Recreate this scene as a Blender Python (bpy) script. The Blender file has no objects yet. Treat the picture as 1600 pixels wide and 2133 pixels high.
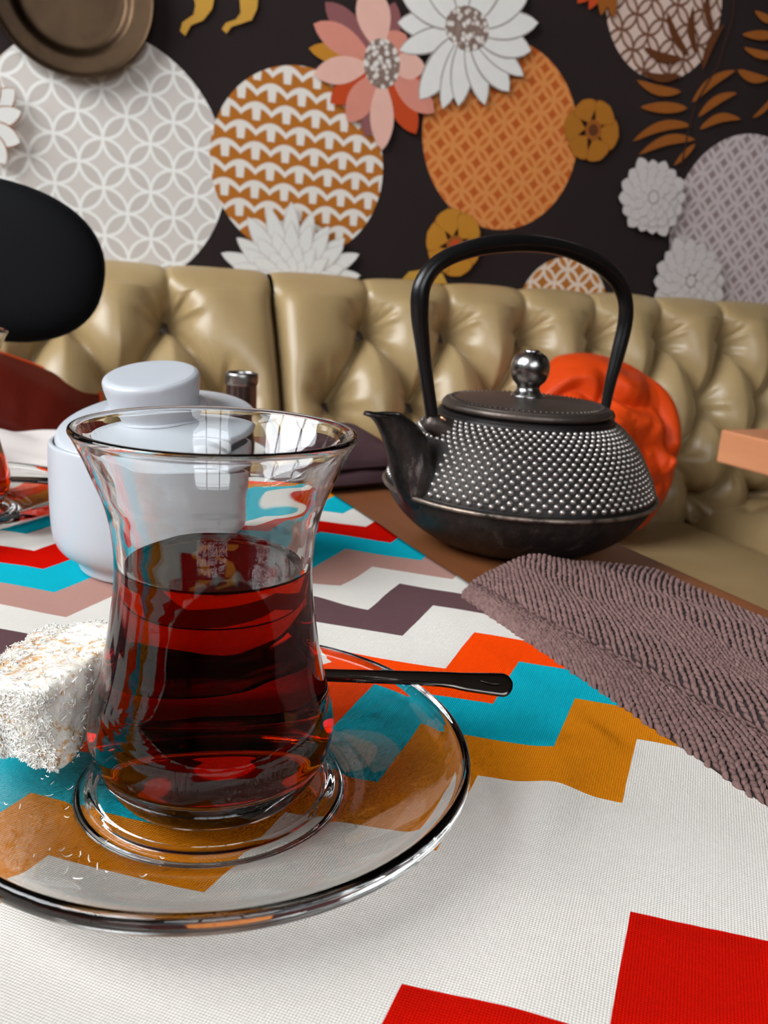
import bpy, bmesh, math, random
import numpy as np
from mathutils import Vector, Matrix, Euler

# ------------------------------------------------------------------ camera, world, light, exposure
scene = bpy.context.scene
COL = scene.collection
PI = math.pi
R = math.radians

cam_d = bpy.data.cameras.new('camera'); cam = bpy.data.objects.new('camera', cam_d); COL.objects.link(cam)
CAM_H, PITCH, ROLL = 0.13233, 0.26041, 0.06344
fwd = Vector((0, math.cos(PITCH), -math.sin(PITCH))); rgt = Vector((1, 0, 0)); dwn = fwd.cross(rgt)
ax = rgt * math.cos(ROLL) - dwn * math.sin(ROLL); ay = -(rgt * math.sin(ROLL) + dwn * math.cos(ROLL))
mw = Matrix.Identity(4)
for i in range(3):
    mw[i][0] = ax[i]; mw[i][1] = ay[i]; mw[i][2] = -fwd[i]
mw[2][3] = CAM_H
cam.matrix_world = mw
cam_d.sensor_fit = 'VERTICAL'; cam_d.sensor_height = 36.0; cam_d.sensor_width = 27.0
cam_d.lens = 1803.03 * 36.0 / 2133.0
cam_d.clip_start = 0.01; cam_d.clip_end = 50
cam_d.dof.use_dof = True; cam_d.dof.focus_distance = 0.235; cam_d.dof.aperture_fstop = 27.0
scene.camera = cam

world = bpy.data.worlds.new('sky'); scene.world = world; world.use_nodes = True
bg = world.node_tree.nodes['Background']
bg.inputs[0].default_value = (0.62, 0.80, 1.0, 1); bg.inputs[1].default_value = 1.0

vs = scene.view_settings
vs.view_transform = 'Standard'; vs.look = 'None'; vs.gamma = 1.0; vs.use_curve_mapping = False
vs.exposure = 0.0
cy = scene.cycles
cy.use_denoising = True
cy.max_bounces = 12; cy.transmission_bounces = 12; cy.glossy_bounces = 6; cy.diffuse_bounces = 4
cy.use_adaptive_sampling = True; cy.adaptive_threshold = 0.09; cy.adaptive_min_samples = 12
cy.transparent_max_bounces = 8; cy.sample_clamp_indirect = 8.0
cy.caustics_reflective = True; cy.caustics_refractive = True; cy.blur_glossy = 0.3

# room frame: the papered wall runs along T, its normal N looks into the room
TH = R(23.0)
T = Vector((math.cos(TH), math.sin(TH), 0)); N = Vector((math.sin(TH), -math.cos(TH), 0))
COUCH_O = Vector((-0.04944, 1.53157, 0)); WALL_O = COUCH_O - N * 0.13
ZF, ZC = -0.74, 2.85            # floor and ceiling, measured from the table top
S0, S1, D1 = -2.2, 3.1, 3.9    # left wall, right wall, street-side wall (room frame)
def room(s, d, z): return COUCH_O + T * s + N * d + Vector((0, 0, z))

def area(name, s, d, z, sx, sy, look, power, colr):
    l = bpy.data.lights.new(name, 'AREA'); l.shape = 'RECTANGLE'; l.size = sx; l.size_y = sy
    l.energy = power; l.color = colr
    o = bpy.data.objects.new(name, l); COL.objects.link(o)
    o.location = room(s, d, z)
    o.rotation_euler = look.to_track_quat('-Z', 'Z').to_euler()
    return o
# daylight through the two windows of the room
WIN_L = (-0.05, 2.30, 0.75, 2.65)      # d0, d1, z0, z1 in the left wall
WIN_F = (-2.0, 0.2, 0.70, 2.55)       # s0, s1, z0, z1 in the street-side wall
area('daylight_side', S0 - 0.12, (WIN_L[0] + WIN_L[1]) / 2, (WIN_L[2] + WIN_L[3]) / 2, WIN_L[1] - WIN_L[0], WIN_L[3] - WIN_L[2], T, 192, (0.95, 0.975, 1.0))
area('daylight_street', (WIN_F[0] + WIN_F[1]) / 2, D1 + 0.12, (WIN_F[2] + WIN_F[3]) / 2, WIN_F[1] - WIN_F[0], WIN_F[3] - WIN_F[2], -N, 60, (0.97, 0.985, 1.0))

# ------------------------------------------------------------------ helpers
def lin(c):
    c = c / 255.0
    return c / 12.92 if c <= 0.04045 else ((c + 0.055) / 1.055) ** 2.4
def rgb(r, g, b): return (lin(r), lin(g), lin(b), 1.0)

def mesh(name, v, f, mat=None, parent=None, smooth=True, mats=None, fm=None):
    me = bpy.data.meshes.new(name)
    v = np.asarray(v, dtype=np.float32)
    if isinstance(f, np.ndarray):
        k = f.shape[1]; nf = f.shape[0]
        me.vertices.add(len(v)); me.vertices.foreach_set('co', v.ravel())
        me.loops.add(nf * k); me.loops.foreach_set('vertex_index', f.astype(np.int32).ravel())
        me.polygons.add(nf); me.polygons.foreach_set('loop_start', np.arange(0, nf * k, k, dtype=np.int32))
        me.polygons.foreach_set('loop_total', np.full(nf, k, dtype=np.int32))
        me.update(calc_edges=True)
    else:
        me.from_pydata([tuple(map(float, p)) for p in v], [], f)
    me.validate()
    if smooth and len(me.polygons): me.polygons.foreach_set('use_smooth', [True] * len(me.polygons))
    for m_ in (mats or ([mat] if mat else [])): me.materials.append(m_)
    if fm is not None: me.polygons.foreach_set('material_index', list(fm))
    me.update()
    o = bpy.data.objects.new(name, me); COL.objects.link(o)
    if parent: o.parent = parent
    return o

def thing(name, label, cat, loc=(0, 0, 0), rz=0.0, group=None):
    o = bpy.data.objects.new(name, None); COL.objects.link(o); o.empty_display_size = 0.02
    o.location = loc; o.rotation_euler = (0, 0, rz)
    return tag(o, label, cat, group)
def tag(o, label, cat, group=None):
    o['label'] = label; o['category'] = cat
    if group: o['group'] = group
    return o
def struct(o): o['kind'] = 'structure'; return o

def catmull(P, n=8):
    P = [np.array(p, float) for p in P]; out = []
    for i in range(len(P) - 1):
        p0 = P[max(i - 1, 0)]; p1 = P[i]; p2 = P[i + 1]; p3 = P[min(i + 2, len(P) - 1)]
        for k in range(n):
            u = k / n
            out.append(0.5 * (2 * p1 + (p2 - p0) * u + (2 * p0 - 5 * p1 + 4 * p2 - p3) * u * u + (3 * p1 - p0 - 3 * p2 + p3) * u ** 3))
    out.append(P[-1]); return np.array(out)

def lathe(prof, n=96):
    """profile [(r, z)...] walked so that faces look outwards when going up the outside"""
    prof = np.asarray(prof, float); a = np.arange(n) * 2 * PI / n; V = []; ring = []
    for r, z in prof:
        if r < 1e-6: ring.append([len(V)]); V.append((0, 0, z))
        else:
            ring.append(list(range(len(V), len(V) + n))); V += [(r * math.cos(t), r * math.sin(t), z) for t in a]
    F = []
    for A, B in zip(ring[:-1], ring[1:]):
        for i in range(n):
            j = (i + 1) % n
            if len(A) == 1 and len(B) == 1: continue
            if len(A) == 1: F.append((A[0], B[j], B[i]))
            elif len(B) == 1: F.append((A[i], A[j], B[0]))
            else: F.append((A[i], A[j], B[j], B[i]))
    return V, F

def tube(pts, rad, n=12, cap=True, flat=1.0, up=None):
    pts = [np.array(p, float) for p in pts]; m = len(pts)
    if not hasattr(rad, '__len__'): rad = [rad] * m
    V = []; prev = np.array(up, float) if up is not None else None
    for i, p in enumerate(pts):
        d = pts[min(i + 1, m - 1)] - pts[max(i - 1, 0)]; d /= np.linalg.norm(d) + 1e-12
        if prev is None:
            prev = np.array([0, 0, 1.0]) if abs(d[2]) < 0.9 else np.array([1.0, 0, 0])
        u = prev - d * (prev @ d); u /= np.linalg.norm(u) + 1e-12; w = np.cross(d, u); prev = u
        for k in range(n):
            t = 2 * PI * k / n; V.append(p + rad[i] * (flat * math.cos(t) * u + math.sin(t) * w))
    F = [(i * n + k, i * n + (k + 1) % n, (i + 1) * n + (k + 1) % n, (i + 1) * n + k) for i in range(m - 1) for k in range(n)]
    if cap:
        F.append(tuple(range(n - 1, -1, -1))); F.append(tuple((m - 1) * n + k for k in range(n)))
    return V, F

def box(x0, x1, y0, y1, z0, z1, bev=0.0):
    bm = bmesh.new()
    bmesh.ops.create_cube(bm, size=1)
    for v in bm.verts:
        v.co = ((x0 + x1) / 2 + v.co.x * (x1 - x0), (y0 + y1) / 2 + v.co.y * (y1 - y0), (z0 + z1) / 2 + v.co.z * (z1 - z0))
    if bev: bmesh.ops.bevel(bm, geom=bm.edges[:], offset=bev, segments=3, profile=0.5, affect='EDGES')
    bm.verts.index_update()
    V = [tuple(v.co) for v in bm.verts]; F = [tuple(v.index for v in f.verts) for f in bm.faces]
    bm.free(); return V, F
def join(*parts):
    V = []; F = []
    for v, f in parts:
        b = len(V); V += [tuple(p) for p in v]; F += [tuple(i + b for i in q) for q in f]
    return V, F
def grid(nu, nv, fn):
    V = fn(*np.meshgrid(np.linspace(0, 1, nu), np.linspace(0, 1, nv)))
    i = np.arange(nu * nv).reshape(nv, nu)
    F = np.stack([i[:-1, :-1], i[:-1, 1:], i[1:, 1:], i[1:, :-1]], -1).reshape(-1, 4)
    return V.reshape(-1, 3), F

# value noise in numpy for modelling
_rs = np.random.RandomState(7); _tab = _rs.rand(64, 64, 64)
def vnoise(x, y, z=0.0):
    x = np.asarray(x, float); y = np.asarray(y, float); z = np.asarray(z, float) + 0 * x
    def f(t): i = np.floor(t).astype(int); u = t - i; return i, u * u * (3 - 2 * u)
    (i, u), (j, v), (k, w) = f(x), f(y), f(z)
    g = lambda a, b, c: _tab[(i + a) % 64, (j + b) % 64, (k + c) % 64]
    L = lambda a, b, t: a + (b - a) * t
    return L(L(L(g(0,0,0), g(1,0,0), u), L(g(0,1,0), g(1,1,0), u), v), L(L(g(0,0,1), g(1,0,1), u), L(g(0,1,1), g(1,1,1), u), v), w) - 0.5

# ------------------------------------------------------------------ material mini language
class M:
    def __init__(s, name, base=(0.5, 0.5, 0.5, 1), rough=0.5, metal=0.0, **kw):
        s.m = bpy.data.materials.new(name); s.m.use_nodes = True; s.t = s.m.node_tree
        s.p = s.t.nodes['Principled BSDF']; s.out = s.t.nodes['Material Output']
        s.p.inputs['Base Color'].default_value = base; s.p.inputs['Roughness'].default_value = rough
        s.p.inputs['Metallic'].default_value = metal
        for k, v in kw.items(): s.p.inputs[k.replace('_', ' ')].default_value = v
        s._c = None
    def n(s, typ, **kw):
        x = s.t.nodes.new(typ)
        for k, v in kw.items(): setattr(x, k, v)
        return x
    def put(s, sock, v):
        if isinstance(v, bpy.types.NodeSocket): s.t.links.new(v, sock)
        else: sock.default_value = v
    def coord(s):
        if s._c is None: s._c = s.n('ShaderNodeTexCoord')
        return s._c.outputs['Object']
    def xyz(s, vec=None):
        x = s.n('ShaderNodeSeparateXYZ'); s.put(x.inputs[0], vec if vec is not None else s.coord()); return x.outputs
    def math(s, op, a, b=0.0, c=0.0):
        x = s.n('ShaderNodeMath', operation=op)
        s.put(x.inputs[0], a); s.put(x.inputs[1], b); s.put(x.inputs[2], c); return x.outputs[0]
    def add(s, a, b): return s.math('ADD', a, b)
    def mul(s, a, b): return s.math('MULTIPLY', a, b)
    def vec(s, x, y, z=0.0):
        c = s.n('ShaderNodeCombineXYZ'); s.put(c.inputs[0], x); s.put(c.inputs[1], y); s.put(c.inputs[2], z); return c.outputs[0]
    def noise(s, scale, detail=3.0, rough=0.55, vec=None, stretch=None):
        v = vec if vec is not None else s.coord()
        if stretch:
            mp = s.n('ShaderNodeMapping'); s.put(mp.inputs[0], v); mp.inputs['Scale'].default_value = stretch; v = mp.outputs[0]
        x = s.n('ShaderNodeTexNoise'); s.put(x.inputs['Vector'], v); x.inputs['Scale'].default_value = scale
        x.inputs['Detail'].default_value = detail; x.inputs['Roughness'].default_value = rough
        return x.outputs[0]
    def voronoi(s, scale, feature='F1', out='Distance'):
        x = s.n('ShaderNodeTexVoronoi', feature=feature); s.put(x.inputs['Vector'], s.coord()); x.inputs['Scale'].default_value = scale
        return x.outputs[out]
    def ramp(s, fac, stops, interp='LINEAR'):
        x = s.n('ShaderNodeValToRGB'); s.put(x.inputs[0], fac); cr = x.color_ramp; cr.interpolation = interp
        while len(cr.elements) < len(stops): cr.elements.new(0.5)
        for e, (p, c) in zip(cr.elements, stops): e.position = p; e.color = c
        return x.outputs[0]
    def mix(s, fac, a, b, typ='MIX'):
        x = s.n('ShaderNodeMix', data_type='RGBA', blend_type=typ)
        s.put(x.inputs[0], fac); s.put(x.inputs[6], a); s.put(x.inputs[7], b); return x.outputs[2]
    def base(s, c): s.put(s.p.inputs['Base Color'], c); return s
    def rough(s, c): s.put(s.p.inputs['Roughness'], c); return s
    def bump(s, h, strength=0.3, dist=0.001):
        x = s.n('ShaderNodeBump'); x.inputs['Strength'].default_value = strength; x.inputs['Distance'].default_value = dist
        s.put(x.inputs['Height'], h); s.put(s.p.inputs['Normal'], x.outputs[0]); return s
    def smooth(s, v, lo, hi):
        x = s.n('ShaderNodeMapRange', interpolation_type='SMOOTHSTEP'); s.put(x.inputs[0], v)
        x.inputs[1].default_value = lo; x.inputs[2].default_value = hi; return x.outputs[0]

def plain(name, c, rough=0.6, metal=0.0, nscale=0, namt=0.12, bump=0.0, **kw):
    q = M(name, c, rough, metal, **kw)
    if nscale:
        nz = q.noise(nscale, 4)
        d = tuple(x * (1 - namt) for x in c[:3]) + (1,); l = tuple(min(1, x * (1 + namt)) for x in c[:3]) + (1,)
        q.base(q.mix(nz, d, l))
        if bump: q.bump(nz, bump, 0.002)
    return q.m

def matte(mat, v=0.12):
    mat.node_tree.nodes['Principled BSDF'].inputs['Specular IOR Level'].default_value = v; return mat

def lattice(name, d, line, cell, lens, width, soft=0.02):
    """overlapping-circle lattice printed on the paper"""
    q = M(name, cell, 0.75); x, y, z = q.xyz()
    a = q.mul(q.add(x, y), 0.70711 / d); b = q.mul(q.math('SUBTRACT', y, x), 0.70711 / d)
    fa = q.math('SUBTRACT', q.math('FRACT', a), 0.5); fb = q.math('SUBTRACT', q.math('FRACT', b), 0.5)
    best = None; ins = None
    for sx in (-0.5, 0.5):
        for sy in (-0.5, 0.5):
            da = q.math('SUBTRACT', fa, sx); db = q.math('SUBTRACT', fb, sy)
            r = q.math('SQRT', q.add(q.mul(da, da), q.mul(db, db)))
            k = q.math('ABSOLUTE', q.math('SUBTRACT', r, 0.70711))
            w = q.math('LESS_THAN', r, 0.70711)
            best = k if best is None else q.math('MINIMUM', best, k)
            ins = w if ins is None else q.add(ins, w)
    ln = q.math('SUBTRACT', 1.0, q.smooth(best, width, width + soft))
    c = q.mix(q.math('GREATER_THAN', ins, 1.5), cell, lens)
    q.base(q.mix(ln, c, line)); return matte(q.m)

# ------------------------------------------------------------------ the room
plaster = plain('plaster', rgb(84, 73, 64), 0.85, nscale=6, namt=0.06)
dark_paper = M('dark_paper', rgb(52, 43, 43), 0.8)
dark_paper.base(dark_paper.mix(dark_paper.noise(3, 3), rgb(38, 30, 29), rgb(48, 38, 37))); dark_paper.bump(dark_paper.noise(900, 2), 0.05, 0.0005); dark_paper = matte(dark_paper.m)
floor_mat = M('floor_boards', rgb(92, 62, 42), 0.5)
fx, fy, fz = floor_mat.xyz()
floor_mat.base(floor_mat.mix(floor_mat.noise(6, 5, 0.6, None, (0.6, 9, 1)), rgb(70, 45, 30), rgb(112, 76, 50))); floor_mat = floor_mat.m
ceil_mat = plain('ceiling_paint', rgb(74, 64, 56), 0.9, nscale=4, namt=0.04)
frame_mat = plain('window_frame_paint', rgb(58, 46, 40), 0.5, nscale=20, namt=0.1)

RZ = Matrix.Rotation(TH, 4, 'Z')
FRAME = Matrix.Translation(COUCH_O) @ RZ                 # x = s along the wall, y = -d, z up
def rbox(name, s0, s1, d0, d1, z0, z1, mat):
    o = mesh(name, *box(s0, s1, -d1, -d0, z0, z1), mat, smooth=False); o.matrix_world = FRAME; return struct(o)
rbox('floor', S0 - .2, S1 + .2, -.33, D1 + .2, ZF - .1, ZF, floor_mat)
rbox('ceiling', S0 - .2, S1 + .2, -.33, D1 + .2, ZC, ZC + .1, ceil_mat)
rbox('wall_right', S1, S1 + .1, -.33, D1 + .2, ZF, ZC, plaster)
def wall_with_hole(name, a0, a1, hole, along):
    h0, h1, z0, z1 = hole; parts = []
    for (p, q, u, v) in ((a0, h0, ZF, ZC), (h1, a1, ZF, ZC), (h0, h1, ZF, z0), (h0, h1, z1, ZC)):
        parts.append(box(S0 - .1, S0, -q, -p, u, v) if along == 'd' else box(p, q, -D1 - .1, -D1, u, v))
    o = mesh(name, *join(*parts), plaster, smooth=False); o.matrix_world = FRAME; struct(o)
wall_with_hole('wall_left', -.33, D1 + .1, WIN_L, 'd')
wall_with_hole('wall_front', S0, S1, WIN_F, 's')
def window(name, hole, along):
    h0, h1, z0, z1 = hole; parts = []
    def bar(p, q, u, v): parts.append(box(S0 - .08, S0 - .02, -q, -p, u, v, .004) if along == 'd' else box(p, q, -D1 - .08, -D1 - .02, u, v, .004))
    for k in range(4):
        x = h0 + (h1 - h0) * k / 3; bar(max(h0, x - .03), min(h1, x + .03), z0, z1)
    for z in (z0, z0 + (z1 - z0) * .68, z1 - .05): bar(h0, h1, z, z + .05)
    o = mesh(name, *join(*parts), frame_mat, smooth=False); o.matrix_world = FRAME; struct(o)
window('window_1', WIN_L, 'd'); window('window_2', WIN_F, 's')

WF = Matrix.Translation(WALL_O) @ RZ @ Matrix.Rotation(PI / 2, 4, 'X')   # x along the wall, y up, z out of the wall
wall = mesh('wall_back', *box(S0 - .1, S1 + .1, ZF, ZC, -.1, 0), dark_paper, smooth=False); wall.matrix_world = WF; struct(wall)

# ---- printed motifs of the wallpaper (flat print, a hair above the paper)
WP = {'curl_a': [(-0.2802, 0.5546), (-0.2442, 0.5605), (-0.2486, 0.5376), (-0.2631, 0.5186), (-0.2823, 0.5087), (-0.2914, 0.492), (-0.2998, 0.4977),
            (-0.296, 0.5108), (-0.2785, 0.5246), (-0.2755, 0.5389)],
 'curl_b': [(-0.2052, 0.5669), (-0.1735, 0.5721), (-0.1754, 0.5493), (-0.1838, 0.5316), (-0.2021, 0.5231), (-0.217, 0.5166), (-0.2248, 0.5055),
            (-0.2327, 0.5107), (-0.2265, 0.5208), (-0.2101, 0.5282), (-0.2024, 0.5393)],
 'dahlia': [(-0.071, 0.1131, 0.032, 0.1035, 0.0291), (-0.0722, 0.1219, 0.0265, 0.1396, 0.0289), (-0.0732, 0.131, 0.0219, 0.1765, 0.0286),
            (-0.0801, 0.1374, -0.007, 0.2016, 0.0284), (-0.0877, 0.1422, -0.0382, 0.2202, 0.0282), (-0.0956, 0.1474, -0.0699, 0.2401, 0.0279),
            (-0.1054, 0.1515, -0.109, 0.2551, 0.0276), (-0.1158, 0.1487, -0.1496, 0.2431, 0.0275), (-0.1251, 0.1437, -0.1855, 0.2235, 0.0275),
            (-0.1298, 0.1347, -0.2038, 0.1882, 0.0275), (-0.1366, 0.1277, -0.2301, 0.161, 0.0276), (-0.1372, 0.1184, -0.2331, 0.1248, 0.0278),
            (-0.1361, 0.1096, -0.2294, 0.0905, 0.0281), (-0.0789, 0.1175, -0.0011, 0.1219, 0.0263), (-0.0799, 0.125, -0.0054, 0.152, 0.0261),
            (-0.0806, 0.1339, -0.0091, 0.1878, 0.026), (-0.0878, 0.1392, -0.0385, 0.2085, 0.0257), (-0.0961, 0.1425, -0.0721, 0.2207, 0.0255),
            (-0.1052, 0.1432, -0.1079, 0.2229, 0.0254), (-0.1129, 0.1384, -0.1383, 0.2037, 0.0254), (-0.1203, 0.1351, -0.1671, 0.1903, 0.0253),
            (-0.1273, 0.1302, -0.1944, 0.1711, 0.0252), (-0.1316, 0.1229, -0.2111, 0.1424, 0.0254), (-0.1334, 0.1145, -0.2185, 0.1098, 0.0255),
            (-0.1318, 0.1061, -0.2131, 0.0766, 0.0257), (-0.0862, 0.1145, -0.0312, 0.1094, 0.0237), (-0.0847, 0.1215, -0.0251, 0.1378, 0.0236),
            (-0.0879, 0.128, -0.0384, 0.164, 0.0234), (-0.094, 0.1322, -0.0634, 0.1804, 0.0232), (-0.1013, 0.1332, -0.0926, 0.184, 0.0231),
            (-0.1086, 0.1339, -0.1214, 0.1862, 0.023), (-0.1145, 0.1297, -0.1447, 0.1696, 0.023), (-0.1221, 0.1266, -0.1744, 0.1573, 0.023),
            (-0.1249, 0.1194, -0.1856, 0.1291, 0.0231), (-0.1237, 0.1121, -0.1812, 0.1004, 0.0232), (-0.0927, 0.1177, -0.0579, 0.1226, 0.021),
            (-0.0936, 0.1235, -0.0613, 0.1456, 0.021), (-0.0988, 0.1265, -0.0825, 0.1577, 0.0208), (-0.1046, 0.1283, -0.1059, 0.1643, 0.0207),
            (-0.1107, 0.1264, -0.1298, 0.1568, 0.0207), (-0.1145, 0.1218, -0.1448, 0.1385, 0.0207), (-0.116, 0.1165, -0.151, 0.1175, 0.0208),
            (-0.1154, 0.111, -0.1485, 0.0957, 0.0209)],
 'daisy_centre': (0.2066, 0.5774),
 'dark_leaves': [(0.695, 0.5677, 0.5938, 0.5609, 0.0171), (0.6895, 0.5969, 0.5923, 0.6045, 0.0202), (0.7075, 0.6047, 0.6382, 0.6752, 0.0184),
                 (0.7238, 0.6088, 0.6998, 0.6952, 0.0168), (0.7436, 0.5832, 0.7834, 0.6755, 0.0189), (0.7567, 0.654, 0.7297, 0.7274, 0.0167)],
 'fluffy_a': [(0.682, 0.334, 0.7418, 0.3394, 0.0318), (0.6805, 0.3254, 0.7369, 0.3104, 0.032), (0.677, 0.3176, 0.7251, 0.2838, 0.0321),
              (0.6709, 0.3103, 0.7045, 0.2594, 0.0322), (0.6605, 0.3105, 0.6691, 0.2603, 0.032), (0.6512, 0.3113, 0.638, 0.2635, 0.0318),
              (0.6414, 0.3136, 0.6054, 0.2714, 0.0317), (0.6357, 0.3213, 0.587, 0.2972, 0.0314), (0.6314, 0.3295, 0.5732, 0.3242, 0.0311),
              (0.6321, 0.3383, 0.5757, 0.3533, 0.0309), (0.6367, 0.3458, 0.5909, 0.378, 0.0309), (0.6425, 0.3535, 0.6097, 0.4032, 0.0308),
              (0.6531, 0.3534, 0.6445, 0.4032, 0.0309), (0.6628, 0.3534, 0.6766, 0.4035, 0.0311), (0.6712, 0.3487, 0.705, 0.3882, 0.0313),
              (0.6793, 0.3429, 0.7323, 0.3691, 0.0316), (0.6761, 0.3296, 0.7219, 0.3245, 0.028), (0.6739, 0.3222, 0.7144, 0.2996, 0.0281),
              (0.6687, 0.3158, 0.6968, 0.2779, 0.0282), (0.6598, 0.3144, 0.6669, 0.2735, 0.0281), (0.6509, 0.3147, 0.6372, 0.2749, 0.028),
              (0.6424, 0.3184, 0.6088, 0.2875, 0.0278), (0.6395, 0.3264, 0.5994, 0.3142, 0.0277), (0.6383, 0.3338, 0.5958, 0.3386, 0.0275),
              (0.6403, 0.341, 0.6023, 0.3622, 0.0274), (0.645, 0.3476, 0.6179, 0.3841, 0.0273), (0.6537, 0.3498, 0.6465, 0.3916, 0.0274),
              (0.6624, 0.3478, 0.6753, 0.3852, 0.0275), (0.67, 0.3439, 0.7009, 0.3724, 0.0277), (0.6745, 0.3372, 0.7162, 0.3499, 0.0278),
              (0.671, 0.333, 0.7043, 0.336, 0.0242), (0.669, 0.3263, 0.6978, 0.3135, 0.0243), (0.665, 0.3202, 0.6843, 0.2931, 0.0243),
              (0.657, 0.318, 0.6574, 0.2858, 0.0243), (0.6486, 0.3205, 0.6295, 0.2941, 0.0241), (0.6433, 0.3267, 0.6121, 0.3151, 0.024),
              (0.6415, 0.3343, 0.6063, 0.3402, 0.0239), (0.6467, 0.3399, 0.6235, 0.3586, 0.0238), (0.6528, 0.3438, 0.6434, 0.3716, 0.0238),
              (0.661, 0.3448, 0.6707, 0.3753, 0.0239), (0.6681, 0.3401, 0.6944, 0.3597, 0.024), (0.6651, 0.3291, 0.6844, 0.3229, 0.0205),
              (0.6603, 0.3238, 0.6684, 0.3051, 0.0205), (0.6524, 0.3251, 0.6421, 0.3095, 0.0204), (0.6477, 0.3309, 0.6267, 0.329, 0.0203),
              (0.6506, 0.3371, 0.6362, 0.3496, 0.0202), (0.6574, 0.3391, 0.6587, 0.3562, 0.0203), (0.6639, 0.3358, 0.6806, 0.3452, 0.0203)],
 'fluffy_b': [(0.8091, 0.174, 0.8763, 0.1778, 0.0343), (0.8101, 0.1637, 0.8798, 0.143, 0.0346), (0.8077, 0.1529, 0.872, 0.1064, 0.0348),
              (0.7967, 0.1486, 0.8344, 0.0919, 0.0347), (0.7856, 0.1474, 0.7968, 0.0883, 0.0345), (0.7747, 0.1486, 0.7601, 0.0928, 0.0344),
              (0.7643, 0.1532, 0.7258, 0.1085, 0.0341), (0.7542, 0.1599, 0.6926, 0.1313, 0.0338), (0.7519, 0.1707, 0.6854, 0.1669, 0.0336),
              (0.7525, 0.1808, 0.6879, 0.1999, 0.0333), (0.7579, 0.189, 0.7056, 0.2268, 0.0333), (0.7636, 0.1984, 0.7241, 0.2577, 0.0331),
              (0.7759, 0.1989, 0.7643, 0.2599, 0.0333), (0.7873, 0.1967, 0.802, 0.2531, 0.0335), (0.7971, 0.1912, 0.8351, 0.2353, 0.0337),
              (0.8047, 0.1834, 0.861, 0.2096, 0.0341), (0.8033, 0.1691, 0.8565, 0.1615, 0.0304), (0.8023, 0.1598, 0.8533, 0.13, 0.0305),
              (0.7939, 0.1549, 0.8247, 0.1135, 0.0305), (0.7846, 0.1528, 0.7933, 0.1066, 0.0304), (0.7744, 0.1528, 0.7591, 0.107, 0.0302),
              (0.7658, 0.1588, 0.7308, 0.1272, 0.0301), (0.7574, 0.1659, 0.7032, 0.1511, 0.0298), (0.7589, 0.1755, 0.7083, 0.1828, 0.0296),
              (0.7602, 0.1844, 0.7129, 0.2121, 0.0295), (0.7666, 0.1915, 0.734, 0.2353, 0.0294), (0.777, 0.193, 0.7679, 0.2407, 0.0295),
              (0.7879, 0.1934, 0.8042, 0.2424, 0.0296), (0.7966, 0.1865, 0.8333, 0.2196, 0.0299), (0.8019, 0.1781, 0.8514, 0.1917, 0.0301),
              (0.7974, 0.1733, 0.8364, 0.1755, 0.0261), (0.7954, 0.1655, 0.8296, 0.1493, 0.0263), (0.7904, 0.1591, 0.8127, 0.1278, 0.0263),
              (0.7813, 0.1578, 0.7824, 0.1237, 0.0262), (0.7715, 0.1595, 0.7498, 0.1296, 0.0261), (0.7649, 0.1669, 0.7278, 0.1543, 0.0259),
              (0.7641, 0.1757, 0.7254, 0.1834, 0.0257), (0.7688, 0.1823, 0.741, 0.2052, 0.0257), (0.7759, 0.1865, 0.7644, 0.2194, 0.0257),
              (0.785, 0.1859, 0.7947, 0.2174, 0.0257), (0.7928, 0.1809, 0.8208, 0.201, 0.0259), (0.7904, 0.169, 0.8127, 0.1612, 0.0221),
              (0.7851, 0.163, 0.795, 0.1409, 0.0221), (0.7762, 0.1653, 0.7653, 0.1487, 0.022), (0.7715, 0.1718, 0.7497, 0.1706, 0.0219),
              (0.7727, 0.1796, 0.7537, 0.1965, 0.0218), (0.7815, 0.1815, 0.7828, 0.2028, 0.0218), (0.79, 0.1772, 0.8112, 0.1886, 0.022)],
 'leaves': [(0.7218, 0.5103, 0.6045, 0.4975, 0.0227), (0.7377, 0.4794, 0.5963, 0.4332, 0.0214), (0.7525, 0.4543, 0.6156, 0.41, 0.0216),
            (0.7296, 0.5212, 0.8306, 0.596, 0.0212), (0.7505, 0.4974, 0.8433, 0.5548, 0.0197), (0.7587, 0.4745, 0.8642, 0.5064, 0.02),
            (0.8343, 0.5965, 0.9245, 0.5923, 0.0214), (0.7005, 0.5382, 0.5873, 0.5444, 0.0207), (0.9165, 0.7005, 0.8558, 0.7097, 0.0172),
            (0.9254, 0.6739, 0.8328, 0.6628, 0.0191), (0.9339, 0.6378, 0.8417, 0.64, 0.0176), (0.9449, 0.5623, 0.8934, 0.5118, 0.0128),
            (0.7541, 0.4462, 0.7066, 0.3992, 0.0146)],
 'left_white': [(-0.6021, 0.3204, -0.549, 0.3777, 0.0313), (-0.6021, 0.3204, -0.5408, 0.3475, 0.0274), (-0.6021, 0.3204, -0.5441, 0.3029, 0.0318),
                (-0.6021, 0.3204, -0.5662, 0.2692, 0.0318), (-0.6021, 0.3204, -0.5717, 0.3948, 0.027)],
 'mustard_a': [(0.5089, 0.4414, 0.5613, 0.4382, 0.0539), (0.5014, 0.4313, 0.5243, 0.39, 0.0542), (0.488, 0.4322, 0.459, 0.3947, 0.0537),
               (0.4821, 0.4431, 0.4316, 0.4462, 0.0529), (0.4896, 0.4532, 0.4675, 0.4931, 0.0527), (0.503, 0.4523, 0.5319, 0.4898, 0.0532)],
 'mustard_a_c': (0.4999, 0.4428),
 'mustard_b': [(0.2271, 0.2059, 0.2739, 0.1965, 0.0582), (0.2188, 0.1969, 0.2338, 0.15, 0.0586), (0.2068, 0.1997, 0.1754, 0.1655, 0.0579),
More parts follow.
